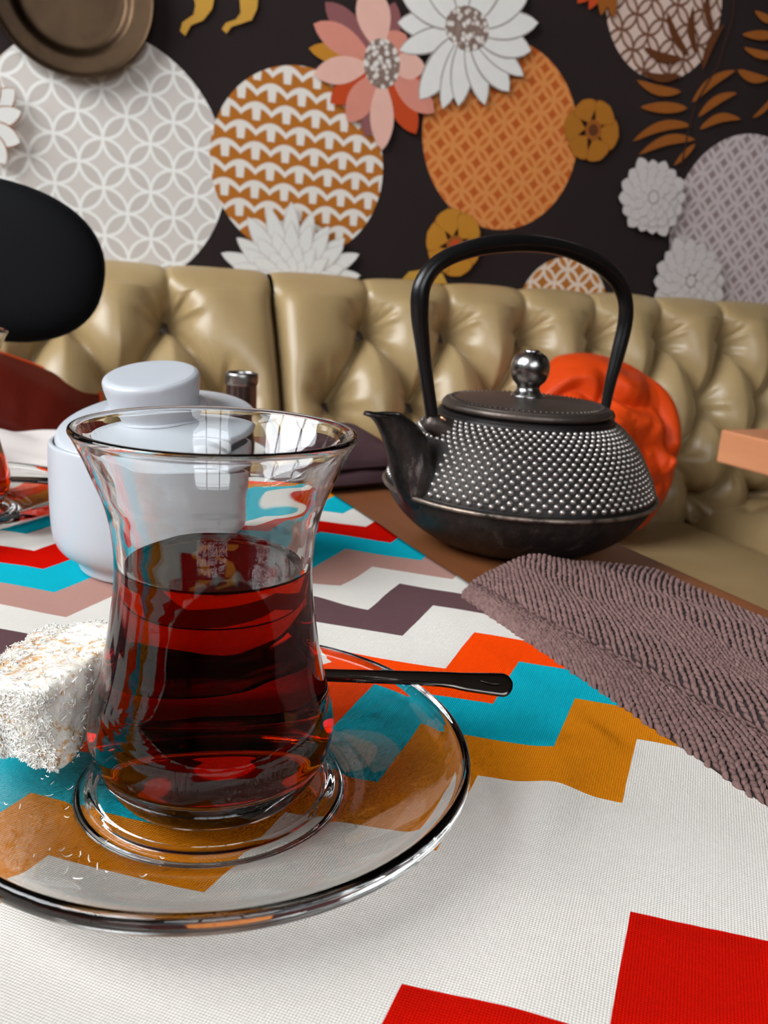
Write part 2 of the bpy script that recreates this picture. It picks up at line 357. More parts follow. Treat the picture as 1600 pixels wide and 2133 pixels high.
               (0.2031, 0.2114, 0.1575, 0.2256, 0.0572), (0.2112, 0.2204, 0.1964, 0.2709, 0.0569), (0.2233, 0.2176, 0.2544, 0.2573, 0.0574)],
 'mustard_b_c': (0.2184, 0.2054),
 'orange_bit': (-0.573, 0.4079),
 'pink_back': [(0.0307, 0.51, -0.0606, 0.577, 0.0456), (0.0502, 0.5128, 0.0653, 0.5972, 0.0411), (0.044, 0.4797, 0.024, 0.376, 0.0389),
               (0.0268, 0.4985, -0.0863, 0.5028, 0.0342), (0.0337, 0.4864, -0.044, 0.4234, 0.0428), (0.0583, 0.4824, 0.1212, 0.3926, 0.0486),
               (0.0538, 0.5056, 0.0896, 0.5505, 0.0531), (0.0598, 0.4936, 0.1314, 0.47, 0.0348)],
 'pink_centre': (0.0475, 0.4977),
 'pink_front': [(0.0424, 0.5164, 0.014, 0.6191, 0.0635), (0.0286, 0.4925, -0.0762, 0.464, 0.0436), (0.0489, 0.4772, 0.0566, 0.3579, 0.0455),
                (0.0598, 0.4986, 0.1306, 0.5038, 0.043)],
 'pink_mid': [(0.0278, 0.5045, -0.0794, 0.5413, 0.0459), (0.0388, 0.4825, -0.0106, 0.3964, 0.0477), (0.063, 0.4881, 0.1537, 0.432, 0.0485)],
 'red_top': [(0.4921, 0.7163, 0.4319, 0.6555, 0.0314), (0.4921, 0.7163, 0.4587, 0.6485, 0.0284), (0.4921, 0.7163, 0.4879, 0.6432, 0.0317),
             (0.4921, 0.7163, 0.5178, 0.643, 0.0287)],
 'sliver': [(0.1103, 0.1342), (0.1268, 0.1518), (0.1613, 0.1592), (0.1975, 0.1526), (0.2094, 0.1335)],
 'stem': [(0.7262, 0.4012), (0.7312, 0.4804), (0.7393, 0.5224), (0.7811, 0.5955), (0.7998, 0.6868), (0.797, 0.7471)],
 'white_daisy': [(0.2066, 0.5774, 0.0729, 0.5662, 0.044), (0.2066, 0.5774, 0.0787, 0.5236, 0.0351), (0.2066, 0.5774, 0.1234, 0.4507, 0.0484),
                 (0.2066, 0.5774, 0.1695, 0.4404, 0.0376), (0.2066, 0.5774, 0.201, 0.4492, 0.0409), (0.2066, 0.5774, 0.2551, 0.4576, 0.0395),
                 (0.2066, 0.5774, 0.303, 0.4867, 0.049), (0.2066, 0.5774, 0.3306, 0.5167, 0.0348), (0.2066, 0.5774, 0.341, 0.5606, 0.0486),
                 (0.2066, 0.5774, 0.3506, 0.6089, 0.0436), (0.2066, 0.5774, 0.325, 0.6509, 0.0431), (0.2066, 0.5774, 0.0794, 0.6033, 0.0377),
                 (0.2066, 0.5774, 0.1177, 0.641, 0.0376), (0.2066, 0.5774, 0.1881, 0.6905, 0.0451), (0.2066, 0.5774, 0.2651, 0.6927, 0.0456)]}
_lay = [0.0003]
def decal(name, polys, mats, fm, centre=(0, 0)):
    V = []; F = []; zz = _lay[0]
    for k, P in enumerate(polys):
        b = len(V); z = k * 0.00004
        V += [(p[0] - centre[0], p[1] - centre[1], z) for p in P]; F.append(tuple(range(b, b + len(P))))
    o = mesh(name, V, F, smooth=False, mats=mats, fm=fm, parent=wall)
    o.location = (centre[0], centre[1], zz); _lay[0] = zz + len(polys) * 0.00004 + 0.0002
    return o
def disc(c, r, n=72, ry=None): return [(c[0] + r * math.cos(2 * PI * i / n), c[1] + (ry or r) * math.sin(2 * PI * i / n)) for i in range(n)]
def leaf(p, bend=0.0, grow=1.0, fat=1.15):
    x0, y0, x1, y1, w = p; dx, dy = x1 - x0, y1 - y0; L = math.hypot(dx, dy); ux, uy = dx / L, dy / L; w = w * grow
    e = (grow - 1) * 0.06 * L; A = []; B = []
    for i in range(13):
        t = i / 12; s = t * (L + 2 * e) - e
        h = w / 2 * math.sin(PI * t ** fat) ** 0.72 if 0 < t < 1 else 0.0
        o = bend * L * math.sin(PI * t)
        A.append((x0 + ux * s - uy * (h + o), y0 + uy * s + ux * (h + o))); B.append((x0 + ux * s + uy * (h - o), y0 + uy * s - ux * (h - o)))
    return A + B[-2:0:-1]
def ccw(P):
    a = sum(P[i][0] * P[(i + 1) % len(P)][1] - P[(i + 1) % len(P)][0] * P[i][1] for i in range(len(P)))
    return P if a > 0 else P[::-1]
ink = lambda n, r, g, b: matte(plain(n, rgb(r, g, b), 0.78, nscale=40, namt=0.06))
white_ink = ink('white_ink', 226, 224, 218); outline_ink = ink('outline_ink', 158, 150, 144)
mustard_ink = ink('mustard_ink', 188, 128, 42); ochre_ink = ink('ochre_ink', 170, 108, 36); brown_ink = ink('brown_ink', 150, 86, 34)
deep_brown_ink = ink('deep_brown_ink', 96, 54, 28); pale_pink_ink = ink('pale_pink_ink', 226, 178, 162); salmon_ink = ink('salmon_ink', 212, 138, 120)
mauve_ink = ink('mauve_ink', 140, 88, 88); red_ink = ink('red_ink', 192, 72, 34); stem_ink = ink('stem_ink', 62, 42, 34)
gold_ink = ink('gold_ink', 196, 148, 62); soft_ink = ink('soft_ink', 206, 198, 194)
bead = M('beaded_print', rgb(200, 190, 180), 0.75)
bead.base(bead.ramp(bead.voronoi(95), [(0.0, rgb(235, 230, 224)), (0.35, rgb(215, 205, 196)), (0.55, rgb(120, 98, 88)), (1.0, rgb(150, 130, 120))])); bead = matte(bead.m)
lat_grey = lattice('ring_print_grey', 0.0525, rgb(240, 238, 232), rgb(212, 204, 196), rgb(202, 194, 186), 0.037)
lat_orange = lattice('ring_print_orange', 0.0365, rgb(216, 138, 76), rgb(186, 92, 36), rgb(196, 106, 46), 0.085, 0.03)
lat_pink = lattice('ring_print_mauve', 0.037, rgb(204, 190, 188), rgb(150, 132, 130), rgb(164, 148, 146), 0.085, 0.03)
lat_rose = lattice('ring_print_rose', 0.044, rgb(112, 76, 58), rgb(214, 188, 174), rgb(206, 178, 164), 0.05)
lat_gold = lattice('ring_print_gold', 0.040, rgb(226, 206, 186), rgb(176, 108, 44), rgb(186, 118, 52), 0.07)
tp = M('arch_print', rgb(176, 110, 40), 0.75); x, y, z = tp.xyz()
CW, CH = 0.0525, 0.0312
row = tp.math('FLOOR', tp.math('DIVIDE', y, CH))
fy = tp.math('SUBTRACT', tp.math('FRACT', tp.math('DIVIDE', y, CH)), 0.5)
fx = tp.math('SUBTRACT', tp.math('FRACT', tp.add(tp.math('DIVIDE', x, CW), tp.mul(row, 0.5))), 0.5)
ab = tp.math('ABSOLUTE', fx)
arch = tp.math('SUBTRACT', 1.0, tp.smooth(tp.math('ABSOLUTE', tp.math('SUBTRACT', fy, tp.math('SUBTRACT', 0.28, tp.mul(tp.mul(fx, fx), 1.7)))), 0.12, 0.19))
stem = tp.mul(tp.math('SUBTRACT', 1.0, tp.smooth(tp.add(ab, tp.mul(fy, -0.05)), 0.12, 0.17)), tp.mul(tp.math('LESS_THAN', fy, 0.3), tp.math('GREATER_THAN', fy, -0.5)))
#ledge = tp.mul(tp.math('LESS_THAN', fy, -0.36), tp.math('GREATER_THAN', ab, 0.36))
tp.base(tp.mix(tp.math('MAXIMUM', arch, stem), rgb(178, 108, 38), rgb(226, 220, 210))); tp = matte(tp.m)

def round_motif(name, c, r, mat): decal(name, [disc(c, r)], [mat], [0], c)
def flower(name, groups):
    polys = []; fm = []; mats = []
    for P, mat in groups:
        if mat not in mats: mats.append(mat)
        for q in P: polys.append(ccw(q)); fm.append(mats.index(mat))
    decal(name, polys, mats, fm, (sum(p[0] for p in polys[0]) / len(polys[0]), sum(p[1] for p in polys[0]) / len(polys[0])))
def outlined(ps, fillm, linem, grow=1.16, fat=1.15):
    out = []
    for p in ps: out += [([leaf(p, 0, grow, fat)], linem), ([leaf(p, 0, 1.0, fat)], fillm)]
    return out
decal('wallpaper_blossom', [disc(WP['orange_bit'], .02)], [brown_ink], [0], WP['orange_bit'])
round_motif('wallpaper_disc', (-0.4211, 0.2876), 0.1997, lat_grey)
round_motif('wallpaper_disc', (-0.093, 0.3191), 0.1570, tp)
round_motif('wallpaper_disc', (0.3034, 0.4091), 0.1674, lat_orange)
round_motif('wallpaper_disc', (0.9185, 0.2874), 0.1960, lat_pink)
round_motif('wallpaper_disc', (0.6354, 0.6908), 0.1391, lat_rose)
round_motif('wallpaper_disc', (0.4802, 0.0929), 0.1086, lat_gold)
for c_, r_, m_ in (((-.96, .36), .16, lat_orange), ((-1.27, .66), .15, tp), ((-.78, .80), .14, lat_rose), ((-1.62, .34), .19, lat_grey), ((1.42, .56), .17, tp), ((1.80, .30), .16, lat_grey), ((2.25, .62), .18, lat_orange), ((.10, .88), .12, lat_pink), ((-.30, 1.05), .17, lat_orange), ((.85, 1.12), .19, lat_grey)): round_motif('wallpaper_disc', c_, r_, m_)
for key, mat in (('curl_a', gold_ink), ('curl_b', gold_ink), ('sliver', gold_ink)):
    P = WP[key]; decal('wallpaper_leaf', [ccw(P)], [mat], [0], P[0])
flower('wallpaper_leaf_spray', [([leaf(p, (0, -.09, -.09, .08, .08, .11, -.07, .07, .06, 0, .06, .06, 0)[i], .92, .9) for i, p in enumerate(WP['leaves'])], brown_ink),
                          ([leaf(p, .08, .9, .9) for p in WP['dark_leaves']], deep_brown_ink)])
sp = WP['stem']; poly = [(p[0] - .0022, p[1]) for p in sp] + [(p[0] + .0022, p[1]) for p in sp[::-1]]
decal('wallpaper_stem', [ccw(poly)], [stem_ink], [0], sp[0])
flower('wallpaper_flower', [([leaf(p, 0, 1, .8) for p in WP['red_top'][:2]], red_ink), ([leaf(p, 0, 1, .8) for p in WP['red_top'][2:]], brown_ink)])
for k in ('mustard_a', 'mustard_b'):
    flower('wallpaper_flower', outlined(WP[k], mustard_ink if k == 'mustard_b' else ochre_ink, brown_ink, 1.07, 1.7) + [([disc(WP[k + '_c'], .019)], brown_ink), ([disc(WP[k + '_c'], .011)], deep_brown_ink if k == 'mustard_a' else red_ink)])
bc = [mauve_ink, mauve_ink, mauve_ink, mustard_ink, red_ink, red_ink, salmon_ink, red_ink]
flower('wallpaper_flower', [([leaf(p)], bc[i]) for i, p in enumerate(WP['pink_back'])] + [([leaf(p) for p in WP['pink_mid']], salmon_ink), ([leaf(p) for p in WP['pink_front']], pale_pink_ink),
       ([disc(WP['pink_centre'], .034, 40, .040)], bead)])
flower('wallpaper_flower', outlined(WP['white_daisy'], white_ink, outline_ink) + [([disc(WP['daisy_centre'], .044, 40, .036)], bead)])
flower('wallpaper_flower', outlined(WP['dahlia'], white_ink, soft_ink, 1.22, .9))
for k in ('fluffy_a', 'fluffy_b'):
    cc = (sum(p[0] for p in WP[k][:16]) / 16, sum(p[1] for p in WP[k][:16]) / 16)
    flower('wallpaper_flower', [([disc(cc, .045)], outline_ink)] + outlined(WP[k], soft_ink, outline_ink, 1.10, 1.5) + [([disc(cc, .014)], outline_ink), ([disc(cc, .011)], soft_ink)])
flower('wallpaper_flower', outlined(WP['left_white'], white_ink, brown_ink, 1.14))

# ---- bronze plate hung on the wall
bronze = M('aged_bronze', rgb(84, 64, 46), 0.36, 0.9)
bronze.base(bronze.mix(bronze.noise(14, 5, 0.65), rgb(44, 33, 25), rgb(86, 66, 46))); bronze.rough(bronze.smooth(bronze.noise(9, 4), 0.2, 0.9)); bronze.bump(bronze.noise(35, 4), 0.12, 0.004)
bronze.p.inputs['Roughness'].default_value = .4
for l in list(bronze.t.links):
    if l.to_socket == bronze.p.inputs['Roughness']: bronze.t.links.remove(l)
bronze = bronze.m
pv = catmull([(0, .006), (.05, .0062), (.072, .0065), (.080, .009), (.085, .016), (.090, .0205), (.100, .022), (.113, .0235), (.1185, .0255), (.1195, .0235), (.1185, .0205), (.100, .0185), (.088, .0165), (.080, .006), (.070, .0012), (0, .001)], 5)[::-1]
plate = mesh('wall_plate', *lathe(pv, 96), bronze); plate.matrix_world = WF @ Matrix.Translation((-0.4629, 0.5246, 0.0035))
tag(plate, 'round dark bronze plate with raised rim hung on the wallpaper', 'plate')

# ------------------------------------------------------------------ tufted banquettes
leather = M('tan_leather', rgb(182, 156, 116), 0.36, 0.0, Coat_Weight=0.15, Coat_Roughness=0.3)
leather.base(leather.mix(leather.noise(7, 4), rgb(150, 124, 82), rgb(180, 155, 112))); leather.bump(leather.noise(420, 3), 0.12, 0.001); leather = leather.m
PITCHS = 0.158
ROWS = [0.056, -0.065, -0.175, -0.27]
pit_shade_leather = plain('pit_shade_leather', rgb(58, 42, 28), .5, nscale=60)  # buttons coloured dark to put the shade of the tuft pits into them
def vmap(z): return -0.5 * (z - 0.056)
def make_banquette(label, s0, s1, base_s, seats):
    o = thing('banquette', label, 'banquette', COUCH_O, TH)
    k0 = int(math.floor((s0 - base_s) / PITCHS)) - 1; k1 = int(math.ceil((s1 - base_s) / PITCHS)) + 1
    rows = [[base_s + (k + (0.5 if r % 2 else 0)) * PITCHS for k in range(k0, k1)] for r in range(4)]
    rows = [[s for s in rw if s0 + .03 < s < s1 - .03] for rw in rows]
    segs = []
    for r in range(3):
        for a in rows[r]:
            for b in rows[r + 1]:
                if abs(a - b) < PITCHS * .6: segs.append((a, ROWS[r], b, ROWS[r + 1]))
    for a in rows[0]: segs.append((a, ROWS[0], a + .004, .20))
    for a in rows[3]: segs.append((a, ROWS[3], a, -.40))
    nu = int((s1 - s0) / .0034); nv = 190
    # profile in (y, z): up the reclined face, over the top, down to the wall
    prof = catmull([(-.060, -.310), (-.082, -.27), (-.096, -.175), (-.0605, -.065), (-.004, .056), (.014, .084), (.032, .104), (.060, .114), (.092, .112), (.118, .098)], 10)
    zz = catmull([(-.310, 0), (-.27, 0), (-.175, 0), (-.065, 0), (.056, 0), (.105, 0), (.15, 0), (.18, 0), (.21, 0), (.24, 0)], 10)[:, 0]
    q = np.linspace(0, len(prof) - 1, nv); iq = np.clip(q.astype(int), 0, len(prof) - 2); fq = (q - iq)[:, None]
    PR = prof[iq] * (1 - fq) + prof[iq + 1] * fq; ZV = zz[iq] * (1 - fq[:, 0]) + zz[iq + 1] * fq[:, 0]
    tg = np.gradient(PR, axis=0); tg /= np.linalg.norm(tg, axis=1)[:, None]; nr = np.stack([-tg[:, 1], tg[:, 0]], 1)
    S = np.linspace(s0, s1, nu)[None, :] + 0 * ZV[:, None]; Z = ZV[:, None] + 0 * S
    dmin = np.full(S.shape, 9.0); wob = 0.006 * vnoise(S * 25, Z * 25)
    for (a, za, b, zb) in segs:
        sel = (S[0] > min(a, b) - .12) & (S[0] < max(a, b) + .12); Ss = S[:, sel]; Zs = Z[:, sel]
        L2 = (b - a) ** 2 + (zb - za) ** 2; t = np.clip(((Ss - a) * (b - a) + (Zs - za) * (zb - za)) / L2, 0, 1)
        dmin[:, sel] = np.minimum(dmin[:, sel], np.hypot(Ss - a - t * (b - a), Zs - za - t * (zb - za)))
    H = 0.042 * (1 - np.exp(-np.maximum(dmin + wob * .4, 0) / .021)) - 0.010 * np.exp(-(dmin / .0045) ** 2)
    btn = [(s, ROWS[r]) for r in range(4) for s in rows[r]]
    for (a, za) in btn:
        sel = (S[0] > a - .12) & (S[0] < a + .12); r = np.hypot(S[:, sel] - a, Z[:, sel] - za); an = np.arctan2(Z[:, sel] - za, S[:, sel] - a)
        ph = 40 * a + 17 * za
        H[:, sel] += -0.056 * np.exp(-(r / .031) ** 1.5) + 0.0042 * np.sin(7 * an + ph) * np.exp(-((r - .028) / .020) ** 2) + .0024 * np.sin(13 * an - ph) * np.exp(-((r - .03) / .016) ** 2)
    H += 0.008 * vnoise(S * 9 + 3, Z * 9) + .004 * vnoise(S * 22, Z * 14)
    edge = np.minimum(S - s0, s1 - S); H -= 0.035 * np.exp(-edge / .012)
    tb_ = np.clip((Z - .070) / .085, 0, 1); tb_ = tb_ * tb_ * (3 - 2 * tb_); H = H * (1 - .82 * tb_) + .026 * .82 * tb_
    fade = np.clip((.235 - Z) / .07, 0, 1); H *= fade
    V = np.stack([S, PR[:, 0][:, None] + nr[:, 0][:, None] * H, PR[:, 1][:, None] + nr[:, 1][:, None] * H], -1)
    V[:, :, 1] = np.minimum(V[:, :, 1], .1205)
    i = np.arange(nu * nv).reshape(nv, nu); F = np.stack([i[:-1, :-1], i[:-1, 1:], i[1:, 1:], i[1:, :-1]], -1).reshape(-1, 4)
    # close the sides and back with a frame
    back = mesh('backrest', V.reshape(-1, 3), F, leather, o)
    mesh('backrest_frame', *box(s0 + .004, s1 - .004, -.015, .122, ZF + .08, -.29, .004), leather, o, smooth=False)
    pv = [(s0 + .003, p[0], p[1]) for p in prof[::4]]; k = len(pv)
    pv2 = [(s1 - .003, p[0], p[1]) for p in prof[::4]]
    mesh('side_panel', pv + [(s0 + .003, .118, -.31)], [tuple(range(k + 1))], leather, o, smooth=False)
    mesh('side_panel', pv2 + [(s1 - .003, .118, -.31)], [tuple(range(k, -1, -1))], leather, o, smooth=False)
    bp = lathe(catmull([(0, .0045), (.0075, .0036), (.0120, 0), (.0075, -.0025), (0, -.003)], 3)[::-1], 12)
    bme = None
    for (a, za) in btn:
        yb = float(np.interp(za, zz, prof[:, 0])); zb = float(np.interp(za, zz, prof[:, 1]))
        if bme is None: b = mesh('button', *bp, pit_shade_leather, back); bme = b.data
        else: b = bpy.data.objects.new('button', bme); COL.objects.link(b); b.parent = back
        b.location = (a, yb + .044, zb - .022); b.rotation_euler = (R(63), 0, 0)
    for (a, b_, zt, puff) in seats:
        def fn(U, Vv, a=a, b_=b_, zt=zt, puff=puff):
            x = a + (b_ - a) * U; y = -.60 + (.60 - .03) * Vv
            e = np.minimum.reduce([(U) * (b_ - a), (1 - U) * (b_ - a), Vv * .57, (1 - Vv) * .57 + .03])
            z = zt - .05 * np.exp(-e / .018) + puff * (1 - np.exp(-e / .07)) + .006 * vnoise(x * 7, y * 7)
            if puff > .02:
                for (bx, by) in ((a + .085, -.14), (a + .085, -.34), (a + .30, -.14), (a + .30, -.34)): z = z - .022 * np.exp(-(np.hypot(x - bx, y - by) / .016) ** 1.2)
            return np.stack([x, y, z], -1)
        mesh('seat_cushion', *grid(120, 70, fn), leather, o)
        mesh('seat_base', *box(a + .004, b_ - .004, -.59, -.02, ZF + .08, zt - .03, .01), leather, o, smooth=False)
    for sx in (s0 + .08, s1 - .08):
        for yy in (-.52, .05): mesh('foot', *box(sx - .025, sx + .025, yy - .025, yy + .025, ZF, ZF + .085, .004), frame_mat, o, smooth=False)
    return o
make_banquette('tan leather tufted banquette behind the white sugar bowl, left of the dark seam', -1.30, -.172, -.339, [(-1.30, -.173, -.30, .006)])
make_banquette('tan leather tufted banquette behind the iron kettle, right of the dark seam', -.165, 1.62, 0.0, [(-.165, .715, -.30, .006), (.72, 1.62, -.292, .046)])

# ------------------------------------------------------------------ cushions on the banquettes
def satin(name, a, b):
    q = M(name, a, 0.5, Specular_IOR_Level=.22); q.base(q.mix(q.noise(9, 3), a, b)); q.bump(q.noise(600, 2), 0.08, 0.0006); return q.m
orange_satin = satin('orange_satin', rgb(204, 56, 8), rgb(222, 76, 16)); rust_cloth = satin('rust_cloth', rgb(84, 20, 10), rgb(108, 28, 12)); 
def pillow(name, mat, w, h, t, loc, rot, label, wr=0.02, seed=0.0, piping=None, rnd=0.2):
    def half(sgn):
        def fn(U, Vv):
            x = (U - .5) * 2; z = (Vv - .5) * 2
            k = np.clip((1 - np.abs(x) ** 3.0) * (1 - np.abs(z) ** 3.0), 0, 1) ** .5
            px = x * w / 2 * np.sqrt(1 - .5 * rnd * z * z); pz = z * h / 2 * np.sqrt(1 - .5 * rnd * x * x)
            wx_ = x + .5 * vnoise(x * 1.7 + 4, z * 1.7 + seed); wz_ = z + .5 * vnoise(x * 1.7 + 11, z * 1.7 + seed)
            f = wr * (np.abs(vnoise(wx_ * 2.2 + 9 + seed, wz_ * 2.6 + 3, seed)) * 2 - .4) * np.clip(k * 1.6, 0, 1) + wr * .28 * (np.abs(vnoise(wx_ * 5 + seed, wz_ * 4 + 3, 2.5)) * 2 - .3) * k + wr * .08 * vnoise(wx_ * 11, wz_ * 9, 4.5) * k
            return np.stack([px, sgn * (t / 2 * k + f * k), pz], -1)
        return grid(110, 110, fn)
    a, fa = half(-1.0); b, fb = half(1.0)
    V = np.concatenate([a, b]); F = np.concatenate([fa, fb[:, ::-1] + len(a)])
    o = thing(name, label, 'cushion', loc); o.rotation_euler = rot
    mesh('cushion_cover', V, F, mat, o)
    if piping:
        m_ = 24; L = []
        for s in range(4):
            for k in range(m_):
                u = -1 + 2 * k / m_; x, z = [(u, -1), (1, u), (-u, 1), (-1, -u)][s]
                L.append((x * w / 2 * math.sqrt(1 - .5 * rnd * z * z), 0, z * h / 2 * math.sqrt(1 - .5 * rnd * x * x)))
        L.append(L[0]); mesh('piping', *tube(L, .004, 8, False), piping, o)
    return o
pillow('cushion', orange_satin, .30, .31, .15, (.366, 1.500, -.118), (R(-24), R(18), R(10)), 'shiny bright orange satin cushion on the banquette behind the iron kettle', .040, 3.3, None, .78)
pillow('cushion', rust_cloth, .40, .36, .12, (-.600, 1.135, -.145), (R(-26), R(17), R(26)), 'dark rust red cushion on the banquette left of the white sugar bowl', .02, 1.1, orange_satin, .35)

# ------------------------------------------------------------------ tables
wood = M('walnut', rgb(120, 72, 40), 0.42)
wg = wood.noise(9, 6, 0.62, None, (1, .12, 1)); wood.base(wood.ramp(wg, [(0.25, rgb(84, 46, 24)), (0.5, rgb(128, 76, 42)), (0.75, rgb(150, 94, 54))])); wood.bump(wood.noise(60, 4, .6, None, (1, .06, 1)), .15, .0006); wood = wood.m
light_wood = M('reddish_beech', rgb(196, 128, 88), 0.45)
light_wood.base(light_wood.ramp(light_wood.noise(8, 5, .6, None, (1, .15, 1)), [(0.3, rgb(178, 108, 70)), (0.7, rgb(208, 142, 100))])); light_wood = light_wood.m
iron = plain('black_iron', rgb(34, 32, 31), 0.45, 0.6, nscale=40)
TAB = math.atan2(.436, .9)          # the table is turned like the chevron cloth: x = e1, y = e2
def table(label, x0, x1, y0, y1, zt, th, mat, inset=.06):
    o = thing('dining_table', label, 'table', (0, 0, 0), TAB)
    mesh('tabletop', *box(x0, x1, y0, y1, zt - th, zt, .0025), mat, o, smooth=False)
    for x in (x0 + inset, x1 - inset):
        for y in (y0 + .06, y1 - .06): mesh('leg', *box(x - .025, x + .025, y - .025, y + .025, ZF, zt - th, .003), iron, o, smooth=False)
    return o
table('brown wooden table under the chevron cloth and the iron kettle', -.62, .320, .030, .70, 0.0, .034, wood)
table('thick reddish wooden table at the right edge before the banquette', .728, 1.45, -.30, .683, 0.0, .036, light_wood, .24)

# ------------------------------------------------------------------ chair across the table
navy = M('navy_leather', rgb(11, 12, 15), 0.75, Specular_IOR_Level=.15); navy.bump(navy.noise(300, 3), .15, .0008); navy = navy.m
steel = plain('brushed_steel', rgb(150, 148, 145), 0.3, 1.0, nscale=60, namt=.1)
chair = thing('chair', 'dark navy padded oval chair back at the left edge of the picture', 'chair', (-.352, .765, 0), R(14))
def pad(rx, rz, t, n=56, m_=14):
    V = []; F = []
    prof = [(math.cos(a), math.sin(a)) for a in np.linspace(-PI / 2, PI / 2, m_)]
    V.append((0, -t, 0)); 
    for (c_, s_) in prof[1:-1]:
        k = c_ ** .45
        for i in range(n):
            a = 2 * PI * i / n; ca, sa = math.cos(a), math.sin(a)
            V.append((rx * k * math.copysign(abs(ca) ** .86, ca), t * s_, rz * k * math.copysign(abs(sa) ** .86, sa)))
    V.append((0, t, 0)); L = m_ - 2
    for i in range(n): F.append((0, 1 + i, 1 + (i + 1) % n))
    for r in range(L - 1):
        for i in range(n): F.append((1 + r * n + i, 1 + (r + 1) * n + i, 1 + (r + 1) * n + (i + 1) % n, 1 + r * n + (i + 1) % n))
    for i in range(n): F.append((len(V) - 1, 1 + (L - 1) * n + (i + 1) % n, 1 + (L - 1) * n + i))
    return V, F
b = mesh('backrest', *pad(.094, .0655, .016), navy, chair); b.location = (.0, 0, .130); b.rotation_euler = (R(-6), R(9), 0)
mesh('seam_piping', *tube([(.094 * 1.0 * math.copysign(abs(math.cos(a)) ** .86, math.cos(a)), 0, .0655 * math.copysign(abs(math.sin(a)) ** .86, math.sin(a))) for a in np.linspace(0, 2 * PI, 60)], .0022, 6, False), navy, b)
mesh('back_post', *tube(catmull([(-.05, .016, .10), (-.05, .028, .0), (-.05, .02, -.20), (-.05, -.02, -.27), (-.05, -.10, -.285)], 6), .011, 12), steel, chair)
st = mesh('seat', *pad(.19, .18, .025), navy, chair); st.rotation_euler = (PI / 2, 0, 0); st.location = (-.03, -.20, -.262)
for sx in (-1, 1):
    for sy in (-1, 1): mesh('leg', *tube([(-.03 + sx * .12, -.20 + sy * .11, -.285), (-.03 + sx * .16, -.20 + sy * .15, ZF)], .011, 10), steel, chair)

# ------------------------------------------------------------------ chevron cloth
cl = M('chevron_linen', rgb(205, 200, 193), 0.9)
x, y, z = cl.xyz()
UX, UY = 0.90127, 0.43325
u = cl.add(cl.mul(x, UX), cl.mul(y, UY)); v = cl.add(cl.mul(x, -UY), cl.mul(y, UX))
wv = cl.add(v, cl.mul(cl.math('SUBTRACT', cl.noise(60, 2), .5), .0009))
up = cl.add(u, cl.mul(cl.math('SUBTRACT', wv, .150), .068))
fr = cl.math('FRACT', cl.add(cl.math('DIVIDE', cl.math('SUBTRACT', up, .1790), .05633), 100.5))
tri = cl.math('ABSOLUTE', cl.math('SUBTRACT', fr, .5))
qv = cl.math('DIVIDE', cl.math('SUBTRACT', cl.add(wv, cl.mul(tri, .050)), .04), .56)
WH, RD, MU, TE, OR, PL, PK = rgb(226, 220, 211), rgb(200, 16, 6), rgb(212, 126, 20), rgb(18, 172, 190), rgb(250, 72, 10), rgb(100, 74, 76), rgb(184, 140, 128)
bounds = [(.0, WH), (.061, RD), (.119, WH), (.1793, MU), (.208, TE), (.2373, OR), (.2663, WH), (.296, PL), (.325, WH), (.3526, PK), (.3812, TE), (.410, RD), (.439, WH), (.4675, TE), (.496, MU), (.525, OR), (.554, WH)]
colr = cl.ramp(qv, [(max(0, (b_ - .04) / .56) if b_ else 0, c_) for b_, c_ in bounds], 'CONSTANT')
wx = cl.math('SINE', cl.mul(u, 2 * PI / .00092)); wy = cl.math('SINE', cl.mul(v, 2 * PI / .00092))
wav = cl.mul(wx, wy); tone = cl.add(cl.add(.90, cl.mul(wav, .07)), cl.mul(cl.noise(900, 2), .10))
cl.base(cl.mix(1.0, colr, cl.vec(tone, tone, tone), 'MULTIPLY'))
cl.bump(cl.add(wav, cl.mul(cl.noise(500, 2), .8)), .35, .0004); cl = matte(cl.m, 0.0)
def cloth_fn(U, Vv):
    a = -.50 + (.2005 + .50) * U; b = .036 + (.66 - .036) * Vv
    x = .9 * a - .436 * b; y = .436 * a + .9 * b
    far = np.clip(1 - np.abs(a - .1995) / .03, 0, 1)
    z = .0016 + .0022 * np.clip(vnoise(x * 14 + 5, y * 10) + .25, 0, 1) + .0012 * vnoise(x * 34, y * 26 + 2)
    r1 = np.hypot(x + .0398, y - .1976); r2 = np.hypot(x + .1035, y - .3755); r3 = np.hypot(x + .21, y - .424)
    damp = np.clip((np.minimum.reduce([r1 - .066, r2 - .04, r3 - .066]) / .03), 0, 1)
    z = .0009 + (z - .0009) * damp
    # soft ridges of the cloth to the right of the saucer
    for (cx, cy_, dx, dy, amp, wd) in ((.045, .198, .35, .94, .0026, .007), (.066, .232, .5, .86, .002, .008), (-.02, .345, .8, .6, .0022, .010)):
        t = (x - cx) * dx + (y - cy_) * dy; n_ = -(x - cx) * dy + (y - cy_) * dx
        z = z + amp * damp * np.exp(-(n_ / wd) ** 2) * np.exp(-(t / .03) ** 2)
    z = z * (1 - far * .35)
    z = np.where(a > .17, np.minimum(z, .0022), z)
    return np.stack([x + .0012 * vnoise(b * 30, b * 3) * far, y, np.maximum(z, .0007)], -1)
runner = mesh('table_runner', *grid(240, 300, cloth_fn), cl)
tag(runner, 'linen table runner printed with white, red, teal and mustard chevron zigzags', 'tablecloth')
sd = runner.modifiers.new('thickness', 'SOLIDIFY'); sd.thickness = .0006; sd.offset = -1

